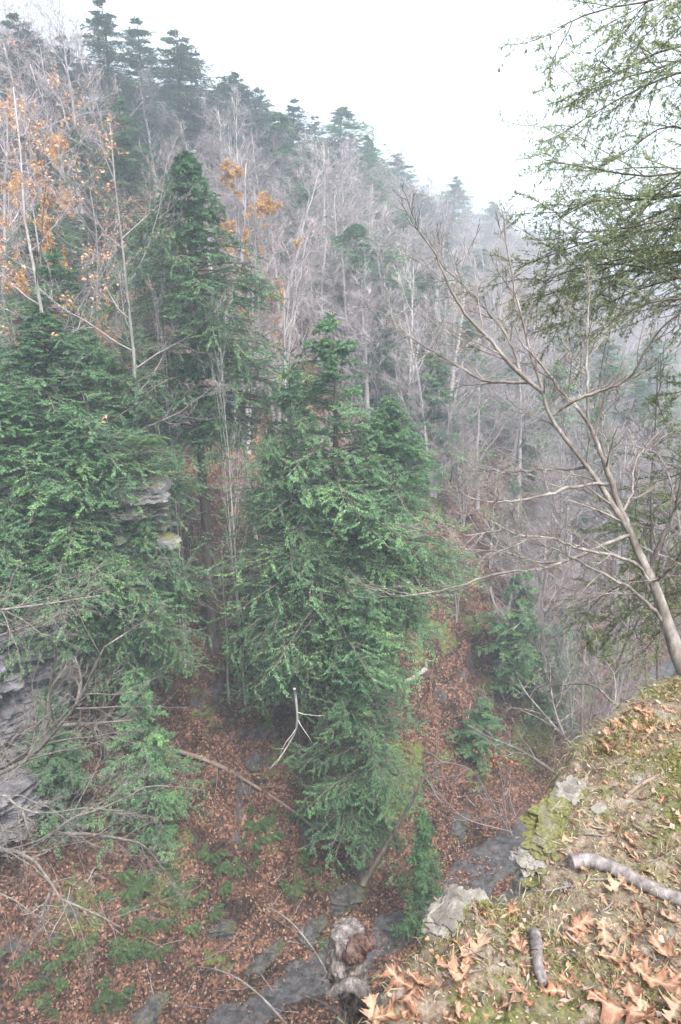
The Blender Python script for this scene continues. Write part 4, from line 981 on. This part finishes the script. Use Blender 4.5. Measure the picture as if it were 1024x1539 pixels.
for k in range(44):
    u, v = rg.uniform(660, 1020), rg.uniform(1180, 1530); p = sit(u, v)
    if inland(np.array([p[0]]), np.array([p[1]]))[0] < .04: continue
    a = rg.uniform(0, 6.28); l = rg.uniform(15, 55); pts = [(u, v), (u+l*.5*math.cos(a)+rg.normal(0, 3), v+l*.3*math.sin(a)), (u+l*math.cos(a), v+l*.6*math.sin(a))]
    reg = "near the long stick" if v < 1380 and u > 820 else ("on the mossy mound" if v < 1290 else ("among oak leaves at lower right" if u > 850 else "in the grass at the bottom of the ledge"))
    stick("twig", f"thin {'pale' if k % 2 else 'brown'} broken twig {reg}", pts, rg.uniform(.0018, .0035), 'sapling' if k % 2 else 'brown_twig', 8, 8, rg.uniform(.004, .012), cat="twig")["group"] = "broken twigs on the ledge"

# ---- rim rocks
for (u, v, s, lab, sd, rz) in [
 (680, 1372, (.22, .13, .10), "pale grey rim rock at left of the ledge", 1, .9), (664, 1392, (.12, .09, .08), "small pale rock at the left tip of the rim", 2, .5), (712, 1353, (.12, .08, .05), "flat pale stone behind the left rim rock", 3, .4),
 (800, 1300, (.13, .12, .12), "rounded pale boulder on the rim below the overhang", 4, .2), (825, 1268, (.20, .15, .14), "tan rim rock under the mossy overhang", 5, .9), (835, 1222, (.26, .18, .15), "mossy rim rock jutting over the gorge", 6, .8),
 (862, 1190, (.18, .12, .08), "pale lichen-covered rock on upper rim", 7, .7), (905, 1215, (.12, .05, .03), "flat grey stone set in the mossy mound", 8, .4), (895, 1235, (.09, .05, .03), "small grey stone below the flat one in the moss", 9, 1.4),
 (855, 1330, (.05, .03, .02), "little white stone left of the long stick", 10, .2), (1012, 1408, (.05, .04, .02), "small white stone at the right edge", 11, 1.0), (960, 1170, (.10, .05, .03), "pale stone slab near the top of the mound", 12, .6)]:
    p = sit(u, v); s = (s[0]*.6, s[1]*.6, s[2]*.5); me = rock_mesh("rim_rock", s, 200+sd, 'mossy_rock' if sd in (5, 6) else 'pale_rock', 30, .9, .5)
    rock_at("rim_rock", lab, me, (p[0], p[1], p[2]-s[2]*.12), rz, "rock", "rocks along the rim")

b0 = at(512, 1600, 1.13); st = thing("tree_stump", "gnarled grey broken stump standing at the rim in the bottom centre", "stump", tuple(b0))
pp = [at(495, 1640, 1.16), at(510, 1580, 1.16), at(536, 1525, 1.17), at(530, 1482, 1.19), at(519, 1440, 1.2), at(524, 1398, 1.21)]
gnarl(np.array(pp)-b0, [.055, .05, .034, .036, .049, .040], 170, 90, 3, .20).build("stump_wood", M['log'], st)
gnarl(np.array([at(530, 1432, 1.18), at(547, 1420, 1.17), at(561, 1410, 1.17)])-b0, [.022, .021, .014], 40, 44, 5, .45).build("knot", M['knot'], st)
gnarl(np.array([at(500, 1490, 1.14), at(528, 1478, 1.13), at(549, 1500, 1.13), at(551, 1540, 1.13)])-b0, [.012, .017, .014, .010], 40, 24, 6, .2).build("root", M['log'], st)

# ---- bare twigs arching over the drop
for (pts, Y0, Y1, lab, sd) in [
 ([(505, 1490), (494, 1466), (470, 1425), (440, 1388), (412, 1368), (392, 1360)], 1.3, 1.75, "thin pale twig arching left from behind the stump top", 1),
 ([(450, 1570), (430, 1539), (395, 1500), (360, 1472), (325, 1457), (292, 1452)], 1.15, 1.6, "lower thin pale twig arching left at the bottom edge", 2),
 ([(530, 1540), (505, 1520), (480, 1505), (455, 1495)], 1.2, 1.35, "short straw-coloured twig left of the stump foot", 3)]:
    P = traced(pts, Y0, Y1, 18); o = thing("arching_twig", lab, "twig", tuple(P[0]), 0, "twigs arching over the drop"); P = P-P[0]
    mb = MB(); R0 = .0035*np.linspace(1, .45, 18); mb.tubes(P, R0, 8, .1); mb.build("stem", M['sapling'], o)
    A, B, _ = grow(P[None], R0[None], 7, np.random.RandomState(sd), .3, .99, .07, 60, .1, 4, .1, .7, .0012); mb = MB(); mb.tubes(A, B, 4); mb.build("buds", M['sapling'], o)

# ---- leaning sapling on the right
SAP = [([(1045, 1040), (1026, 1005), (1012, 960), (997, 915), (982, 875), (965, 840), (947, 800), (922, 760), (882, 700), (840, 645), (822, 615), (808, 560), (795, 520), (782, 475), (772, 430), (762, 365), (752, 305)], .034),
 ([(955, 820), (940, 780), (927, 750), (907, 690), (882, 632), (842, 585), (807, 540), (787, 520), (772, 485)], .017),
 ([(884, 634), (883, 560), (882, 500), (886, 450), (889, 422)], .009),
 ([(816, 590), (782, 562), (737, 512), (702, 475), (677, 435), (662, 400), (640, 360), (612, 328)], .012),
 ([(782, 562), (774, 530), (752, 490), (712, 445), (667, 400), (648, 366)], .009),
 ([(795, 575), (737, 574), (707, 560), (662, 535), (617, 505), (587, 480), (567, 465)], .009),
 ([(884, 702), (832, 705), (757, 709), (712, 700), (662, 672)], .008),
 ([(915, 727), (857, 732), (812, 747), (762, 754), (712, 750), (682, 730), (670, 710)], .009),
 ([(834, 622), (862, 602), (912, 585), (947, 567), (972, 525), (997, 490), (1024, 470), (1060, 455)], .010),
 ([(950, 803), (937, 807), (872, 835), (812, 854), (752, 862), (687, 882), (627, 894), (587, 892), (547, 880)], .010),
 ([(995, 932), (962, 895), (912, 865), (862, 840), (812, 815), (770, 796)], .010),
 ([(977, 875), (947, 842), (872, 825), (832, 810), (767, 800), (720, 770)], .009),
 ([(975, 860), (990, 820), (1010, 780), (1022, 730), (1030, 660)], .013),
 ([(982, 875), (1012, 850), (1040, 800)], .010),
 ([(932, 776), (950, 740), (958, 690), (1000, 640)], .007),
 ([(900, 722), (915, 680), (905, 640), (925, 600)], .005),
 ([(860, 840), (810, 845), (760, 830), (700, 825), (655, 800), (600, 760)], .006)]
o = None; rg = np.random.RandomState(31)
for k, (pts, r) in enumerate(SAP):
    yv = lambda v: 2.42+.75*np.clip((1040-v)/700, 0, 1)
    n = len(pts); dev = 0 if k < 2 else rg.uniform(-.45, .5)
    P = resample([at(u, v, yv(pts[0][1])+(yv(v)-yv(pts[0][1]))*(1 if k < 2 else .3)+dev*(q/(n-1))) for q, (u, v) in enumerate(pts)], 30)
    if k == 0:
        b0 = P[0].copy(); b0[2] = lzf(b0[0], b0[1])-.05; P[0] = b0
        o = thing("sapling", "leaning bare sapling with forking grey-tan stem at the right edge of the cliff", "sapling", tuple(b0))
    P = P-b0; R0 = r*(1 if k == 0 else .8)*np.interp(np.linspace(0, 1, 30), [0, .15, .28, .42, .6, 1], [1, .70, .50, .30, .22, .06] if k == 0 else [1, .95, .85, .72, .55, .2])
    P[2:-1] += rg.normal(0, .0025, P[2:-1].shape)
    mb = MB(); mb.tubes(P, R0, 8, .05, k)
    n2 = 16 if k == 0 else 11
    A, B, _ = grow(P[None], R0[None], n2, rg, .3 if k == 0 else .15, .97, .16 if k == 0 else .4, 36, .2, 9, .045, .45, .0022); mb.tubes(A, B, 6)
    A2, B2, _ = grow(A, B, 5, rg, .15, .97, .6, 36, .2, 6, .06, .6, .0014); mb.tubes(A2, B2, 5)
    A3, B3, _ = grow(A2, B2, 3, rg, .15, .97, .5, 36, .2, 4, .08, .6, .0011); mb.tubes(A3, B3, 4)
    mb.build("stem" if k == 0 else "branch", M['sapling'], o)
# shrub at the rim
shrub("rim_shrub", "pale grey shrub leaning out from the mossy rim over the gorge", [
 [(862, 1180), (835, 1162), (800, 1138), (765, 1120), (735, 1108), (700, 1088)], [(878, 1168), (868, 1130), (845, 1105), (815, 1070), (790, 1040), (778, 1018)],
 [(868, 1120), (885, 1102), (912, 1082), (925, 1050), (922, 1010), (905, 990)], [(850, 1110), (835, 1070), (828, 1030), (828, 990)], [(835, 1095), (800, 1075), (770, 1065), (720, 1070)],
 [(925, 1060), (890, 1030), (840, 1030), (790, 1035)]], 2.25, [2.9, 2.8, 2.5, 2.9, 3.1, 2.9], [.0095, .009, .007, .005, .005, .005], 'sapling', 14, 9, 5, twr=.0013, ratio=.38)
# more bare stems beyond the rim, rooted below
for k, (lines, Yd, r, lab) in enumerate([
 ([[(990, 1060), (985, 900), (978, 760), (985, 640), (990, 540)], [(982, 850), (960, 760), (955, 700)], [(984, 900), (1010, 800), (1015, 740)]], 6.0, .018, "upright thin bare stem between sapling trunk and right edge"),
 ([[(910, 1080), (935, 980), (975, 900), (1010, 760), (1020, 690)], [(950, 950), (900, 900), (850, 880)]], 6.5, .018, "slanting thin bare stem behind the sapling trunk"),
 ([[(1040, 900), (1000, 700), (940, 670), (880, 650)], [(1000, 700), (960, 640), (930, 620)], [(1020, 800), (960, 790), (900, 770), (860, 700)]], 5.5, .014, "bare branches reaching in from the right edge behind the sapling"),
 ([[(820, 1010), (815, 900), (830, 800), (822, 720)], [(816, 880), (790, 820), (760, 790)], [(818, 920), (850, 860), (860, 800)]], 8, .02, "bare shrub top rising from the gorge left of the sapling")]):
    shrub("bare_tree", lab, lines, Yd, [Yd+.5*q for q in range(len(lines))], r, 'twigs', 60+k, 12, 6, twr=.003, ratio=.4, cat="bare tree")

# ---- near hemlocks reaching in from the right
def near_hemlock(label, lines, Yd, seed, trunk_u, zt, ndl=19, spray=.34, nb1=36):
    rg = np.random.RandomState(seed); tp = at(trunk_u, 770, Yd); base = np.array([tp[0], tp[1], -14.0]); o = thing("hemlock_tree", label, "hemlock", tuple(base))
    K = 16; zz = np.linspace(-1, zt-base[2], K); P = np.stack([0*zz, 0*zz, zz], 1); mb = MB(); mb.tubes(P, .17*np.linspace(1, .2, K), 8, .05); mb.build("trunk", M['bark'], o)
    for k, pts in enumerate(lines):
        L = [at(u, v, Yd-.9+.45*(k % 5)+(.0)) for u, v in pts]; j = np.array([base[0], base[1], L[0][2]-.3]); P = resample([j]+L, 22)-base; R0 = .022*np.linspace(1, .14, 22)
        wb_ = MB(); wb_.tubes(P, R0, 6)
        A, B, _ = grow(P[None], R0[None], nb1, rg, .12, .99, spray, 46, -.2, 8, .06, .5, .003, .5, .55, .2); wb_.tubes(A, B, 4)
        C_, D_, _ = grow(A, B, 9, rg, .1, .98, .38, 44, -.28, 5, .06, .5, .0014, .6, .5, .05); wb_.tubes(C_, D_, 3)
        bo = wb_.build("bough", M['bark'], o); nb = MB()
        for src, cnt in ((C_, ndl), (A, ndl*2)):
            Nq, Kq, _ = src.shape; ss = rg.uniform(.03, 1, (Nq, cnt)); x = ss*(Kq-1); i = np.minimum(x.astype(int), Kq-2); f = (x-i)[..., None]; ii_ = np.arange(Nq)[:, None]
            bp = (src[ii_, i]*(1-f)+src[ii_, i+1]*f).reshape(-1, 3); tt = unit(src[ii_, i+1]-src[ii_, i]).reshape(-1, 3); n_ = len(bp)
            nr = unit(np.array([[0, 0, 1.]])+rg.normal(0, .4, (n_, 3))); sd = np.cross(tt, nr)*np.where(rg.uniform(0, 1, (n_, 1)) < .5, 1, -1)
            d = unit(tt*.6+sd+rg.normal(0, .25, (n_, 3))); sz = rg.uniform(.018, .032, n_)*(Yd/5.5)**.5; nb.leaves(bp, d, nr, sz, sz*.17, .5)
        nb.build("needles", M['near_needles'], bo, smooth=False)
    return o
near_hemlock("near hemlock whose olive boughs hang in from the upper right", [
 [(1150, -60), (1050, -20), (960, 5), (900, 15), (838, 42)], [(1160, 20), (1060, 60), (985, 80), (930, 110), (900, 90)], [(1160, 60), (1040, 85), (985, 105), (930, 120), (868, 152)],
 [(1160, 120), (1050, 105), (980, 125), (910, 160), (838, 205)], [(1160, 180), (1060, 200), (1000, 190), (940, 230), (905, 250)], [(1160, 220), (1060, 250), (980, 265), (900, 255), (818, 240)],
 [(1160, 300), (1060, 290), (980, 300), (900, 300), (830, 335)], [(1160, 340), (1060, 340), (960, 350), (880, 365), (785, 400)], [(1160, 370), (1070, 385), (980, 400), (900, 420), (780, 455)],
 [(1160, 400), (1060, 410), (975, 430), (900, 462), (820, 500)], [(1160, 330), (1070, 320), (1000, 330), (930, 345), (850, 350)], [(1160, 250), (1090, 270), (1030, 280), (980, 300), (940, 330)],
 [(1160, 380), (1080, 370), (1010, 380), (930, 390), (840, 420)], [(1160, 420), (1080, 400), (1000, 390), (920, 400), (850, 440)], [(1160, 310), (1060, 300), (990, 320), (920, 360), (870, 400)], [(1160, 440), (1070, 450), (1000, 450), (940, 470), (880, 520)], [(1160, 390), (1080, 430), (960, 400), (880, 400), (800, 430)], [(1160, -90), (1060, -60), (1000, -30), (960, 20), (940, 50)]], 5.5, 8, 1290, 5.5)
near_hemlock("near hemlock with yellow-green boughs low at the right behind the sapling", [
 [(1150, 690), (1060, 700), (1000, 720), (950, 735)], [(1150, 750), (1060, 770), (980, 790), (915, 800)], [(1150, 800), (1060, 830), (980, 860), (900, 900), (870, 950)],
 [(1150, 860), (1060, 880), (990, 900), (925, 930), (900, 965)], [(1150, 640), (1070, 630), (1010, 640), (985, 600)], [(1150, 880), (1070, 900), (1010, 930), (960, 990)], [(1150, 560), (1080, 570), (1020, 590)], [(1150, 720), (1050, 745), (990, 760), (945, 850)]], 6.4, 9, 1290, 1.5, 22, .34, 34)

# ------------------------------------------------------------ the misty air
zt = float(Z.max())+25
hz = MB(); x0, x1, y0, y1, z0, z1 = gx[0]-20, gx[-1]+20, gy[0]-20, gy[-1]+20, float(Z.min())-1.5, zt
c8 = np.array([(x, y, z) for z in (z0, z1) for y in (y0, y1) for x in (x0, x1)], float)
hz.quads(c8, [(0, 2, 3, 1), (4, 5, 7, 6), (0, 1, 5, 4), (2, 6, 7, 3), (0, 4, 6, 2), (1, 3, 7, 5)])
m = bpy.data.materials.new("misty_air"); m.use_nodes = True; t = m.node_tree; t.nodes.clear(); out = t.nodes.new("ShaderNodeOutputMaterial"); pv = t.nodes.new("ShaderNodeVolumePrincipled")
pv.inputs['Density'].default_value = .0028; pv.inputs['Color'].default_value = (.78, .90, 1.0, 1); pv.inputs['Anisotropy'].default_value = .2
t.links.new(pv.outputs[0], out.inputs['Volume'])
tag(hz.build("haze", m, smooth=False), "thin pale mist filling the gorge", "haze", kind='stuff')
